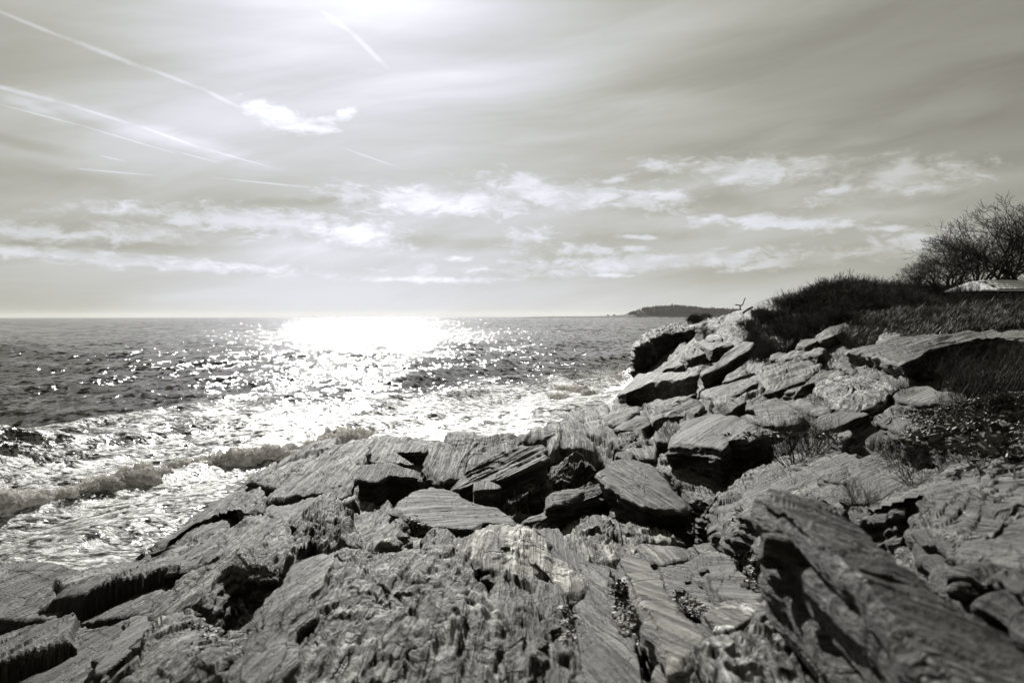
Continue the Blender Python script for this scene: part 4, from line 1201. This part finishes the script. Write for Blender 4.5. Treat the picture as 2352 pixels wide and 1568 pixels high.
# ------------------------------------------------------------------ helpers that look for the real surface
bpy.context.view_layer.update()
DG = bpy.context.evaluated_depsgraph_get()


def sight(u, v):
    """what the line of sight through (u, v) lands on"""
    d = Vector(((u - U0) / FPX, 1.0, -(v - V0) / FPX)).normalized()
    ok, loc, nrm, _, ob, _ = sc.ray_cast(DG, Vector((0, 0, EYE)), d)
    return (loc, nrm, ob) if ok else (None, None, None)


def drop(x, y):
    ok, loc, nrm, _, ob, _ = sc.ray_cast(DG, Vector((x, y, 14.0)), Vector((0, 0, -1)))
    return (loc, nrm) if ok else (Vector((x, y, 0)), Vector((0, 0, 1)))


# ------------------------------------------------------------------ far headland
HY = 3000.0


def far(u, v, y=HY):
    return ((u - U0) / FPX * y, y, max(0.0, EYE - (v - V0) / FPX * y))


HEAD = simple_mat('headland_ground', (0.030, 0.026, 0.022), 0.9, 0.1, 0.4, 0.02)
FOREST = simple_mat('conifer_green', (0.030, 0.030, 0.022), 0.9, 0.1, 0.4, 0.1)
hu = np.linspace(1180, 1800, 180)
prof = np.interp(hu, [1180, 1230, 1300, 1380, 1440, 1465, 1490, 1530, 1580, 1620, 1645, 1700, 1800], [5, 6, 8, 8, 12, 18, 38, 50, 56, 50, 42, 36, 30])
hv = np.linspace(0, 1, 14)
hx = (hu - U0) / FPX * HY
HX = np.broadcast_to(hx, (14, 180)).copy()
HYY = HY - 60 + hv[:, None] * 420 + 25 * pn(HX * 0.01, HX * 0 + 3, 0)
HZ = prof[None] * np.sin(np.clip(hv * 1.35, 0, 1) * math.pi / 2)[:, None] * 0.75 * sst(hu, 1180, 1230)[None] - 1.0 * (1 - sst(hv, 0, 0.1))[:, None] \
    + 1.2 * pn(HX * 0.05, HYY * 0.05, 2.0) * hv[:, None]
tag(link('headland', mesh_from('headland', np.stack([HX, HYY, HZ], -1).reshape(-1, 3), grid_faces(14, 180), [HEAD])), kind='structure')


def conifer(x, y, z, h, r, tiers=5, sides=6):
    v, f = [], []
    for t in range(tiers):
        z0 = z + h * (0.10 + 0.80 * t / tiers)
        z1 = z + h * (0.10 + 0.80 * (t + 1.7) / tiers)
        rr_ = r * (1 - t / tiers) ** 0.8 * random.uniform(0.8, 1.15)
        k = len(v)
        a0 = random.random() * 6
        for s_ in range(sides):
            a = a0 + s_ * 6.283 / sides
            q = rr_ * random.uniform(0.7, 1.2)
            v.append((x + q * math.cos(a), y + q * math.sin(a), z0))
        v.append((x, y, min(z1, z + h)))
        for s_ in range(sides):
            f.append((k + s_, k + (s_ + 1) % sides, k + sides))
    return v, f


fv, ff = [], []
for i in range(2600):
    u_ = random.uniform(1462, 1790)
    t_ = random.random() ** 1.5
    y_ = HY - 20 + t_ * 260
    x_ = (u_ - U0) / FPX * HY
    zt_ = float(np.interp(u_, hu, prof)) * min(1, math.sin(min(1, (t_ * 260 + 40) / 420 * 1.35) * math.pi / 2)) * 0.75
    h_ = random.uniform(6, 12) * (1.0 if u_ > 1490 else 0.7)
    if random.random() < 0.06 and t_ > 0.25:
        h_ *= random.uniform(1.2, 1.5)
    v_, f_ = conifer(x_, y_, zt_ + 2, h_, h_ * random.uniform(0.22, 0.42), 3, 5)
    k = len(fv)
    fv += v_
    ff += [tuple(k + a for a in t3) for t3 in f_]
tag(link('headland_forest', mesh_from('headland_forest', fv, np.array(ff), [FOREST], smooth=False)), kind='stuff')
for j, (u_, h_, lab) in enumerate([(1447, 17, 'lone wind bent pine at the left end of the headland wood'), (1455, 22, 'taller dark pine just inside the left end of the headland wood'),
                                   (1412, 10, 'rightmost of two tiny trees on the low spit'), (1398, 9, 'leftmost of two tiny trees on the low spit')]):
    x_ = (u_ - U0) / FPX * HY
    tr_o = empty('pine_tree', (x_, HY, 4.0))
    tag(tr_o, lab, 'tree')
    v_, f_ = [], []
    for q in range(6):
        a_v, a_f = conifer(random.uniform(-6, 6), random.uniform(-5, 5), h_ * random.uniform(0.45, 0.62), h_ * 0.36, 4.6, 2, 6)
        k = len(v_)
        v_ += a_v
        f_ += [tuple(k + a for a in t3) for t3 in a_f]
    link('crown', mesh_from('crown', v_, np.array(f_), [FOREST], smooth=False), parent=tr_o)
    ang6 = np.arange(6) * math.pi / 3
    tk = np.concatenate([np.stack([0.7 * np.cos(ang6), 0.7 * np.sin(ang6), np.zeros(6)], 1), np.stack([0.4 * np.cos(ang6) + 1, 0.4 * np.sin(ang6), np.full(6, h_ * 0.65)], 1)])
    link('trunk', mesh_from('trunk', tk, grid_faces(2, 6, True), [TRUNK]), parent=tr_o)
# surf along the foot of the headland
n = 400
us = np.linspace(1240, 1780, n)
xs_ = (us - U0) / FPX * HY
w0 = HY - 75 + 25 * pn(xs_ * 0.01, xs_ * 0 + 3, 0)
wd = 22 + 60 * np.clip(fbm(xs_ * 0.02, xs_ * 0, 0, 3) + 0.2, 0, 1)
hh_ = 0.5 + 1.6 * np.clip(fbm(xs_ * 0.03, xs_ * 0 + 5, 0, 4) + 0.25, 0, 1)
sv = np.concatenate([np.stack([xs_, w0 - wd, xs_ * 0 + 0.05], 1), np.stack([xs_, w0 - wd * 0.4, hh_], 1), np.stack([xs_, w0 + 10, xs_ * 0 + 0.4], 1)])
tag(link('distant_surf', mesh_from('distant_surf', sv, grid_faces(3, n), [FROTH])), kind='stuff')

# ------------------------------------------------------------------ branching plants


class Twigs:
    def __init__(self, sides=3):
        self.v, self.f, self.sides = [], [], sides

    def tube(self, pts, rad):
        k = self.sides
        base = len(self.v)
        up = Vector((0.31, 0.17, 0.93))
        for i, p in enumerate(pts):
            d = (pts[min(i + 1, len(pts) - 1)] - pts[max(i - 1, 0)])
            a = d.cross(up)
            if a.length < 1e-6:
                a = Vector((1, 0, 0))
            a.normalize()
            b_ = d.cross(a).normalized()
            for s_ in range(k):
                w = s_ * 2 * math.pi / k
                self.v.append(p + (a * math.cos(w) + b_ * math.sin(w)) * rad[i])
        for i in range(len(pts) - 1):
            for s_ in range(k):
                self.f.append((base + i * k + s_, base + i * k + (s_ + 1) % k, base + (i + 1) * k + (s_ + 1) % k, base + (i + 1) * k + s_))

    def grow(self, p, d, ln, r, depth, kids, spread, up, wob=0.25, taper=0.55, nseg=4, shrink=0.62, first=0.25, thick_out=None, rmin=0.0):
        tgt = self
        pts, rad = [p.copy()], [r]
        dd = d.normalized()
        nodes = []
        for i in range(nseg):
            dd = (dd + Vector((random.gauss(0, wob), random.gauss(0, wob), random.gauss(0, wob) + up))).normalized()
            p = p + dd * (ln / nseg)
            pts.append(p.copy())
            rad.append(max(rmin, r * (1 - (1 - taper) * (i + 1) / nseg)))
            nodes.append((p.copy(), dd.copy(), rad[-1]))
        if depth == 0:
            rad[-1] = max(rmin * 0.5, 0.0004)
        dest = thick_out if (thick_out is not None and r > thick_out.limit) else self
        dest.tube(pts, rad)
        if depth > 0:
            for c in range(kids):
                i = min(nseg - 1, int((first + (1 - first) * (c + random.random()) / kids) * nseg))
                q, qd, qr = nodes[i]
                a = Vector((random.gauss(0, 1), random.gauss(0, 1), random.gauss(0, 0.6)))
                a = (a - qd * a.dot(qd)).normalized()
                nd = (qd * math.cos(spread) + a * math.sin(spread))
                self.grow(q, nd, ln * shrink * random.uniform(0.7, 1.2), qr * 0.72, depth - 1, kids, spread, up, wob, taper, max(2, nseg - 1), shrink, first, thick_out, rmin)

    def mesh(self, name, mat):
        return mesh_from(name, [tuple(q) for q in self.v], np.array(self.f), [mat])


def shrub_mesh(seed, stems=26, h=1.0, w=0.45, depth=2, kids=4, rmin=0.0032, r=0.011, out=0.55, wob=0.2, up=0.10):
    random.seed(seed)
    t = Twigs(3)
    for i in range(stems):
        a = random.random() * 6.283
        q = random.random() ** 0.6
        p = Vector((math.cos(a) * q * w * 0.5, math.sin(a) * q * w * 0.5, -0.05))
        d = Vector((math.cos(a) * q * out, math.sin(a) * q * out, 1.0))
        t.grow(p, d, h * random.uniform(0.42, 0.66), r, depth, kids, 0.55, up, wob, 0.6, 4, 0.62, 0.3, rmin=rmin)
    return t.mesh('shrub', BARK)


DENSE = [shrub_mesh(100 + i, stems=30, h=1.05, w=0.9, depth=2, kids=5, rmin=0.006, r=0.016, out=0.9) for i in range(4)]
LIGHT = [shrub_mesh(200 + i, stems=24, h=1.0, w=0.5, depth=2, kids=4, rmin=0.0026, r=0.008, out=0.9, wob=0.22, up=0.06) for i in range(4)]
SPRAWL = [shrub_mesh(300 + i, stems=13, h=1.0, w=0.5, depth=2, kids=4, rmin=0.0022, r=0.006, out=2.0, wob=0.34, up=0.02) for i in range(2)]


def put_shrub(meshes, loc, scale, label, group=None, zs=1.0, k=None):
    o = link('shrub', meshes[random.randrange(len(meshes)) if k is None else k], loc)
    s_ = scale * random.uniform(0.85, 1.15)
    o.scale = (s_, s_, s_ * zs)
    o.rotation_euler = (random.uniform(-0.08, 0.08), random.uniform(-0.08, 0.08), random.uniform(0, 6.28))
    return tag(o, label, 'shrub', group)


random.seed(5)
# the long thicket over the crest
for i in range(150):
    u_ = random.uniform(1700, 2065)
    f0 = float(np.interp(u_, [1700, 1730, 1860, 1960, 2065], [39, 34.5, 34.5, 35.5, 37]))
    y_ = random.uniform(f0, 49)
    x_ = (u_ - U0) / FPX * y_
    z_ = float(ground0(x_, y_))
    hs_ = random.choice((0.75, 0.9, 1.0, 1.12, 1.3)) * float(np.interp(u_, [1690, 1730, 1780, 1900, 1980, 2065], [0.32, 0.55, 0.78, 0.95, 0.88, 0.6])) * float(np.interp(y_, [f0, f0 + 3, 49], [0.75, 1.0, 1.0]))
    put_shrub(DENSE, (x_, y_, z_), hs_, 'dark bare shrub in the thicket that covers the crest right of the bench', 'shrubs of the thicket on the crest')
for i in range(9):
    u_ = random.uniform(1568, 1635)
    y_ = random.uniform(58, 64)
    x_ = (u_ - U0) / FPX * y_
    v_ = float(np.interp(u_, [1565, 1600, 1640], [748, 738, 728]))
    put_shrub(DENSE, (x_, y_, EYE - (v_ - V0) / FPX * y_ - 0.1), 0.55, 'low dark shrub in the patch on the cliff top left of the bench', 'low shrubs on the cliff top')
for i in range(110):
    u_ = random.uniform(2060, 2480)
    y_ = random.uniform(36, 46)
    x_ = (u_ - U0) / FPX * y_
    put_shrub(DENSE, (x_, y_, float(ground0(x_, y_)) - 0.1), random.uniform(0.5, 0.95) * float(np.interp(u_, [2060, 2120], [0.8, 1.0])) * (0.62 if u_ > 2255 and y_ < 41 else 1.0),
              'dark brush growing under the leafless trees', 'brush under the leafless trees')
for i in range(26):
    u_ = random.uniform(2140, 2480)
    y_ = random.uniform(12.2, 15.2)
    x_ = (u_ - U0) / FPX * y_
    l_, _ = drop(x_, y_)
    put_shrub(LIGHT, (l_.x, l_.y, l_.z - 0.03), random.uniform(0.60, 0.85) * float(np.interp(u_, [2140, 2200, 2300], [0.55, 0.85, 1.05])), 'twiggy dark shrub in the clump at the right edge below the pale ledge', 'twiggy shrubs below the pale ledge')
for u_, v_, s_, lb in [(1780, 1050, 0.55, 'wiry shrub second from the left in the clump beside the faceted boulder'), (1830, 1062, 0.72, 'tallest and nearest wiry shrub in the clump beside the faceted boulder'),
                       (1870, 1045, 0.55, 'rightmost wiry shrub in the clump beside the faceted boulder'), (1810, 1035, 0.6, 'wiry shrub at the back of the clump beside the faceted boulder'),
                       (1750, 1030, 0.4, 'smallest wiry shrub touching the faceted boulder')]:
    l_, _, _ = sight(u_, v_)
    put_shrub(LIGHT, l_, s_, lb, 'wiry shrubs beside the faceted boulder')
for i in range(14):
    u_ = random.uniform(2010, 2330)
    l_, _, _ = sight(u_, random.uniform(1035, 1072))
    put_shrub(SPRAWL, l_, random.uniform(0.25, 0.4), 'low tangled dark shrub in the shadow under the rubble ledge', 'tangled shrubs under the rubble ledge', k=i % 2)
for u_, v_, s_, lb in [(1535, 1000, 0.42, 'little upright shrub growing left of the faceted boulder'), (1915, 848, 0.62, 'round dark shrub on the right slope above the ribbed slab'),
                       (1940, 790, 0.8, 'dark shrub at the lower end of the grassy bank'), (1690, 770, 0.8, 'dark shrub under the thicket behind the leaning slab'),
                       (1870, 925, 0.30, 'small shrub above the straight crack in the right slope'), (1650, 950, 0.30, 'sparse little shrub above the stepped slabs'),
                       (1985, 1172, 0.24, 'little forked twigs just right of the spike tip'), (2100, 1100, 0.28, 'thin weeds along the crack right of the large flat slabs'),
                       (2075, 905, 0.3, 'tiny shrub left of the lens shaped slab')]:
    l_, _, _ = sight(u_, v_)
    if l_ is not None:
        put_shrub(LIGHT, l_ - Vector((0, 0, 0.03)), s_, lb)
for u_, v_, s_, lb in [(560, 1410, 0.42, 'thorny leafless shrub in the hollow at lower left'), (600, 1440, 0.36, 'tangled dead stems at the bottom of the hollow at lower left'),
                       (590, 1330, 0.3, 'thin bare stems in the upper part of the hollow at lower left')]:
    l_, _, _ = sight(u_, v_)
    put_shrub(SPRAWL, l_, s_, lb)


for i in range(60):
    u_ = random.uniform(1960, 2480)
    y_ = random.uniform(28.5, 38)
    x_ = (u_ - U0) / FPX * y_
    put_shrub(LIGHT, (x_, y_, float(ground0(x_, y_)) - 0.05), random.uniform(0.3, 0.6), 'small dark shrub among the dry grass of the bank', 'shrubs among the dry grass')


# leafless trees
class Limit(Twigs):
    limit = 0.03


def tree_parts(seed, lean):
    random.seed(seed)
    tw, tk = Twigs(3), Limit(6)
    tw_dir = Vector((lean, random.uniform(-0.15, 0.15), 1.0))
    for q in range(2):
        d = tw_dir + Vector((random.gauss(0, 0.35), random.gauss(0, 0.3), 0))
        tw.grow(Vector((random.uniform(-0.12, 0.12), random.uniform(-0.12, 0.12), -0.2)), d, 2.1, 0.085, 5, 4, 0.60, 0.035, 0.15, 0.62, 5, 0.66, 0.35, tk, rmin=0.0055)
    return tw.mesh('crown', BARK), tk.mesh('trunk', TRUNK)


TREES = [tree_parts(40 + i, -0.15 + 0.12 * i) for i in range(3)]
for j, (u_, y_, h_, lab) in enumerate([
        (2088, 42, 0.42, 'smallest leafless tree at the left end of the row, with curled twigs'), (2112, 42, 0.56, 'second leafless tree from the left, low and bushy'),
        (2150, 41, 0.74, 'third leafless tree from the left, fanning outward'), (2186, 42, 0.90, 'fourth leafless tree from the left with thick crossing trunks'),
        (2228, 41.5, 1.08, 'dense headed leafless tree in the middle of the row'), (2262, 44, 0.85, 'thin leafless tree behind the gap in the row'),
        (2300, 41, 1.26, 'tall leafless tree leaning right above the pale hut roof'), (2350, 42, 1.42, 'tallest leafless tree at the right edge of the picture'),
        (2320, 46, 1.15, 'thin leafless tree behind the tallest one'), (2410, 41, 1.45, 'leafless tree cut by the right edge'),
        (2130, 44, 0.62, 'low leafless tree behind the second and third of the row'), (2168, 44.5, 0.82, 'leafless tree half hidden behind the third and fourth of the row'),
        (2206, 45, 1.0, 'leafless tree showing behind the thick crossing trunks'), (2270, 40, 0.72, 'short leafless tree just left of the hut roof'),
        (2380, 45, 1.45, 'leafless tree in the right corner behind the tallest one')]):
    x_ = (u_ - U0) / FPX * y_
    t_ = empty('leafless_tree', (x_, y_, float(ground0(x_, y_))), random.uniform(0, 6.28))
    t_.scale = (h_ * 0.95, h_ * 0.95, h_ * 0.74)
    tag(t_, lab, 'tree')
    cm_, km_ = TREES[j % 3]
    link('crown', cm_, parent=t_)
    link('trunk', km_, parent=t_)

# ------------------------------------------------------------------ dry grass on the bank
gr = np.random.default_rng(8)


def blades(n, pts, hl, name, droop=0.7, width=0.006, mat=None):
    x, y, z = pts
    n = len(x)
    h = gr.uniform(*hl, n) * (0.45 + 1.1 * np.clip(fbm(x * 1.1, y * 0.8, 4.0, 3) + 0.45, 0, 1))
    a = gr.uniform(0, 2 * math.pi, n)
    wind = gr.normal(0.35, 0.5, n)
    dxy = np.stack([np.cos(a) * 0.4 + wind, np.sin(a) * 0.5], 1) * (h * droop)[:, None]
    w = width * gr.uniform(0.7, 1.5, n)
    wa = np.stack([-np.sin(a), np.cos(a)], 1) * w[:, None]
    p0 = np.stack([x, y], 1)
    rows = []
    for t, ww in ((0, 1.0), (0.45, 0.8), (0.8, 0.5)):
        c = p0 + dxy * t ** 1.7
        zz = z + h * (t - 0.35 * droop * t * t)
        rows.append(np.stack([c[:, 0] - wa[:, 0] * ww, c[:, 1] - wa[:, 1] * ww, zz], 1))
        rows.append(np.stack([c[:, 0] + wa[:, 0] * ww, c[:, 1] + wa[:, 1] * ww, zz], 1))
    c = p0 + dxy
    rows.append(np.stack([c[:, 0], c[:, 1], z + h * (1 - 0.42 * droop)], 1))
    V = np.stack(rows, 1).reshape(-1, 3)
    b0 = (np.arange(n) * 7)[:, None]
    F4 = np.concatenate([b0 + np.array([[0, 1, 3, 2]]), b0 + np.array([[2, 3, 5, 4]])])
    F3 = b0 + np.array([[4, 5, 6]])
    return mesh_from(name, V, [F4, F3], [mat or STRAW], smooth=False)


def scatter(n, ulo, uhi, ylo, yhi, clump=1.0):
    u_ = gr.uniform(ulo, uhi, n)
    y_ = ylo(u_) + (yhi(u_) - ylo(u_)) * gr.random(n)
    x_ = (u_ - U0) / FPX * y_
    keep = fbm(x_ * 0.9, y_ * 0.9, 1.0, 3) > -0.25 + 0.35 * (gr.random(n) - 0.5)
    return x_[keep], y_[keep]


xg, yg = scatter(52000, 1930, 2560, lambda u: np.interp(u, [1930, 2000, 2100, 2352, 2560], [31.5, 27.5, 26.5, 27.5, 27.5]), lambda u: np.interp(u, [1930, 2100, 2560], [36, 40, 40]))
zg = ground0(xg, yg) - 0.05
tag(link('dry_grass', blades(0, (xg, yg, zg), (0.25, 0.62), 'dry_grass', width=0.008)), kind='stuff')
STALK = simple_mat('bleached_stalk', (0.30, 0.28, 0.23), 0.5, 0.4, 0.5, 2.0)
ii = gr.integers(0, len(xg), 1300)
tag(link('straw_stalks', blades(0, (xg[ii], yg[ii], zg[ii]), (0.45, 0.9), 'straw_stalks', droop=1.1, width=0.006, mat=STALK)), kind='stuff')
# wiry litter on top of the low plants at the right
x2, y2 = scatter(2600, 2150, 2560, lambda u: 0 * u + 12.0, lambda u: 0 * u + 15.0)
z2 = ground0(x2, y2)
tag(link('weed_stems', blades(0, (x2, y2, z2), (0.3, 0.85), 'weed_stems', droop=0.5, width=0.0022, mat=STRAW)), kind='stuff')

# ------------------------------------------------------------------ shale rubble
def chips(areas, name):
    V, F4 = [], []
    k = 0
    for (poly, n, smin, smax) in areas:
        poly = np.array(poly, float)
        c = 0
        while c < n:
            i = gr.integers(0, len(poly) - 2)
            w = gr.dirichlet((1, 1, 1))
            q = w @ poly[[0, i + 1, i + 2]]
            loc, nr, ob = sight(q[0] + gr.normal(0, 6), q[1] + gr.normal(0, 2))
            c += 1
            if loc is None or loc.z < 1.5 or loc.y < 3.6:
                continue
            L = gr.uniform(smin, smax)
            Wd = L * gr.uniform(0.3, 0.7)
            H = L * gr.uniform(0.04, 0.12)
            m = Matrix.Rotation(gr.normal(0, 0.45), 3, 'X') @ Matrix.Rotation(gr.normal(0, 0.35), 3, 'Y') @ Matrix.Rotation(gr.uniform(0, 6.28), 3, 'Z')
            m = np.array(m)
            o5 = np.array([(-0.5, -0.2), (0.1, -0.5), (0.5, 0.0), (0.3, 0.4), (-0.35, 0.45)]) * gr.uniform(0.75, 1.15, (5, 1))
            bt = np.concatenate([np.column_stack([o5 * (L, Wd), np.full(5, -H)]), np.column_stack([o5 * (L * 0.93, Wd * 0.9), np.full(5, H)])])
            V.append(bt @ m.T + np.array(loc) + (0, 0, H * 0.8))
            F4.append(k)
            k += 10
    V = np.concatenate(V)
    ks = np.array(F4)[:, None]
    quads = np.concatenate([ks + np.array([[i, (i + 1) % 5, 5 + (i + 1) % 5, 5 + i]]) for i in range(5)])
    top5 = ks + np.array([[5, 6, 7, 8, 9]])
    me = mesh_from(name, V, [quads, top5], [SHALE], smooth=False)
    return me


areas = [([(2200, 930), (2280, 905), (2480, 900), (2480, 1010), (2352, 1020), (2250, 1010), (2120, 985), (2080, 950)], 5200, 0.02, 0.085),
         ([(2080, 985), (2250, 1000), (2340, 1040), (2352, 1060), (2200, 1040), (2060, 1010)], 1100, 0.02, 0.09),
         ([(1700, 1340), (1760, 1315), (1815, 1335), (1815, 1370), (1760, 1365)], 420, 0.02, 0.07),
         ([(1690, 1270), (1740, 1265), (1815, 1300), (1810, 1330), (1720, 1310)], 160, 0.03, 0.09),
         ([(1405, 1330), (1430, 1330), (1460, 1420), (1480, 1470), (1520, 1568), (1470, 1568), (1440, 1480), (1415, 1400)], 360, 0.015, 0.06),
         ([(1545, 1350), (1600, 1385), (1625, 1400), (1600, 1420), (1560, 1400)], 160, 0.015, 0.05),
         ([(1280, 1380), (1320, 1400), (1340, 1568), (1290, 1568)], 160, 0.012, 0.04),
         ([(900, 1190), (960, 1180), (990, 1225), (940, 1240)], 140, 0.015, 0.05),
         ([(430, 1430), (500, 1440), (560, 1500), (500, 1568), (440, 1568)], 160, 0.01, 0.04),
         ([(1640, 1000), (1750, 990), (2000, 1010), (1900, 1000)], 120, 0.04, 0.12)]
bpy.context.view_layer.update()
DG = bpy.context.evaluated_depsgraph_get()
tag(link('shale_rubble', chips(areas, 'shale_rubble')), kind='stuff')

# loose stones that can be told apart
def stone(u, v, s_, label, flat=0.45):
    loc, nr, ob = sight(u, v)
    if loc is None:
        return
    r_ = np.random.default_rng(int(u * 7 + v))
    nt, npn = 16, 10
    th = np.linspace(0, 2 * math.pi, nt, endpoint=False)[None]
    ph = np.linspace(0.05, math.pi - 0.05, npn)[:, None]
    X, Y_, Z_ = np.sin(ph) * np.cos(th), np.sin(ph) * np.sin(th), np.cos(ph) * np.ones_like(th)
    rd = 1 + 0.5 * pn(X * 1.3 + u, Y_ * 1.3, Z_ * 1.3 + v) + 0.2 * pn(X * 3, Y_ * 3 + u, Z_ * 3)
    rd = rd / np.maximum.reduce([np.abs(X) ** 3, np.abs(Y_) ** 3, np.abs(Z_) ** 3]) ** 0.12
    V = np.stack([X * rd * s_, Y_ * rd * s_ * 0.7, Z_ * rd * s_ * flat], -1).reshape(-1, 3)
    F = grid_faces(npn, nt, True)
    nv = len(V)
    me = mesh_from('loose_stone', V, [F, np.array([range(nt)])[:, ::-1], np.array([range(nv - nt, nv)])], [ROCK],
                   attrs={'bed': V * 2 + u, 'tone': np.full(nv, 1.1), 'speck': np.full(nv, 0.1), 'soil': np.zeros(nv)})
    o = link('loose_stone', me, loc + Vector((0, 0, s_ * flat * 0.6)))
    o.rotation_euler = (r_.normal() * 0.2, r_.normal() * 0.2, r_.uniform(0, 6))
    tag(o, label, 'stone')


for u_, v_, s_, lab in [(1274, 1450, 0.035, 'little pale stone on the grooved rib, upper of the pair'), (1242, 1490, 0.03, 'little pale stone on the grooved rib, lower of the pair'),
                        (1427, 1366, 0.05, 'oblong chip lying in the joint left of the bright plank'), (1462, 1450, 0.045, 'dark flat chip in the joint below the oblong one'),
                        (1617, 1318, 0.05, 'small wedge stone on the streaky plank'), (1579, 1340, 0.035, 'small dark pebble below the wedge stone'),
                        (1822, 1278, 0.09, 'pale stone touching the left side of the spike'), (1785, 1290, 0.07, 'rounded pebble between the hollow and the spike'),
                        (1160, 1262, 0.04, 'thin dark chip on the brightest outcrop'), (2215, 1375, 0.05, 'pale block fragment on the layered rock at right')]:
    stone(u_, v_, s_, lab)

# ------------------------------------------------------------------ bench in profile on the crest
BY = 60.0
bx_ = (1699 - U0) / FPX * BY
bz_ = EYE - (711.5 - V0) / FPX * BY
bench = empty('park_bench', (bx_, BY, bz_), -0.279)
tag(bench, 'dark park bench in profile on the crest, facing the sea', 'bench')
M_ = BY / FPX


def boxmesh(name, segs, mat):
    """segs: list of (centre, half sizes, rotation about y)"""
    V, F = [], []
    for c, h, ry in segs:
        k = len(V)
        m = Matrix.Rotation(ry, 3, 'Y')
        for sx in (-1, 1):
            for sy in (-1, 1):
                for sz in (-1, 1):
                    V.append(tuple(Vector(c) + m @ Vector((sx * h[0], sy * h[1], sz * h[2]))))
        F += [tuple(k + i for i in q) for q in ((0, 1, 3, 2), (4, 6, 7, 5), (0, 4, 5, 1), (2, 3, 7, 6), (0, 2, 6, 4), (1, 5, 7, 3))]
    me = mesh_from(name, V, np.array(F), [mat], smooth=False)
    return me


pf = [(1689.5, 701.5), (1692, 700.8), (1696, 701.4), (1700, 702.6), (1703.5, 702.2), (1706, 699.5), (1707.6, 695.0), (1709.2, 690), (1711.2, 686)]
pf = [((u_ - 1699) * M_, -(v_ - 711.5) * M_) for u_, v_ in pf]
for yo in (-0.72, 0.72):
    segs = []
    for (x0, z0), (x1, z1) in zip(pf[:-1], pf[1:]):
        L = math.hypot(x1 - x0, z1 - z0)
        segs.append((((x0 + x1) / 2, yo, (z0 + z1) / 2), (L / 2 + 0.012, 0.03, 0.033), -math.atan2(z1 - z0, x1 - x0)))
    link('side_frame', boxmesh('side_frame', segs, METAL), parent=bench)
    link('leg', boxmesh('leg', [((0.03, yo, 0.14), (0.05, 0.04, 0.19), 0), ((0.03, yo, -0.03), (0.14, 0.06, 0.02), 0)], METAL), parent=bench)
for (x0, z0), (x1, z1) in zip(pf[:-1], pf[1:]):
    L = math.hypot(x1 - x0, z1 - z0)
    link('slat', boxmesh('slat', [(((x0 + x1) / 2, 0, (z0 + z1) / 2 + 0.012), (L / 2 - 0.008, 0.80, 0.014), -math.atan2(z1 - z0, x1 - x0))], METAL), parent=bench)

# ------------------------------------------------------------------ low hut with a pale shingled roof, right edge
hy = 37.0
hx0 = (2292 - U0) / FPX * hy
hz0 = EYE - (667 - V0) / FPX * hy
hut = empty('low_hut', (hx0, hy, hz0))
tag(hut, 'low pale shingled hipped roof half hidden behind bare twigs at the right edge', 'hut')
RW, RH, RD = 3.6, 0.50, 1.9
link('wall', boxmesh('wall', [((RW / 2 + 0.1, 2.5, -0.57), (RW / 2 - 0.1, 2.3, 0.55), 0)], METAL), parent=hut)
link('eave_board', boxmesh('eave_board', [((RW / 2 - 0.45, 0.0, -0.035), (RW / 2 + 0.35, 0.05, 0.03), 0)], WHITEP), parent=hut)
rv = [(0, 0, 0), (RW, 0, 0), (RW, RD, RH), (0.24, RD, RH), (0, 5.0, 0), (RW, 5.0, 0), (RW, 2.7, RH), (0.24, 2.7, RH)]
link('roof_deck', mesh_from('roof_deck', rv, np.array([(0, 1, 2, 3), (4, 0, 3, 7), (5, 4, 7, 6), (3, 2, 6, 7), (1, 5, 6, 2)]), [METAL], smooth=False), parent=hut)
rows = 5
sl = math.atan2(RH, RD)
slen = math.hypot(RH, RD) / rows
shm = boxmesh('shingle', [((0, 0, 0), (0.5, 0.5, 0.5), 0)], WHITEP)
for r_ in range(rows):
    t0 = (r_ + 0.5) / rows
    xl = 0.24 * t0
    xw = 0.26
    n = int((RW - xl) / xw)
    off = 0.5 * xw * (r_ % 2)
    for c in range(n):
        xc = xl + off + xw * (c + 0.5)
        if xc + xw / 2 > RW:
            continue
        o = link('shingle', shm, (xc + random.uniform(-.004, .004), RD * t0 - 0.012, RH * t0 + 0.03), parent=hut)
        o.scale = (xw * 0.80, slen * 0.86, 0.04)
        o.rotation_euler = (sl - 0.10 + random.uniform(-0.03, 0.03), 0, 0)

# ------------------------------------------------------------------ sea haze
HZM = bpy.data.materials.new('sea_haze')
HZM.use_nodes = True
T = NT(HZM.node_tree)
T.n.clear()
mo = T.node('ShaderNodeOutputMaterial')
pv = T.node('ShaderNodeVolumePrincipled')
pv.inputs['Color'].default_value = (0.92, 0.90, 0.86, 1)
pv.inputs['Density'].default_value = 0.000024
pv.inputs['Anisotropy'].default_value = 0.3
T.l.new(pv.outputs[0], mo.inputs['Volume'])
hb = [(-16000, -60, -4), (16000, -60, -4), (16000, 16000, -4), (-16000, 16000, -4), (-16000, -60, 75), (16000, -60, 75), (16000, 16000, 75), (-16000, 16000, 75)]
hz = link('haze', mesh_from('haze', hb, np.array([(0, 3, 2, 1), (4, 5, 6, 7), (0, 1, 5, 4), (1, 2, 6, 5), (2, 3, 7, 6), (3, 0, 4, 7)]), [HZM], smooth=False))
tag(hz, kind='stuff')
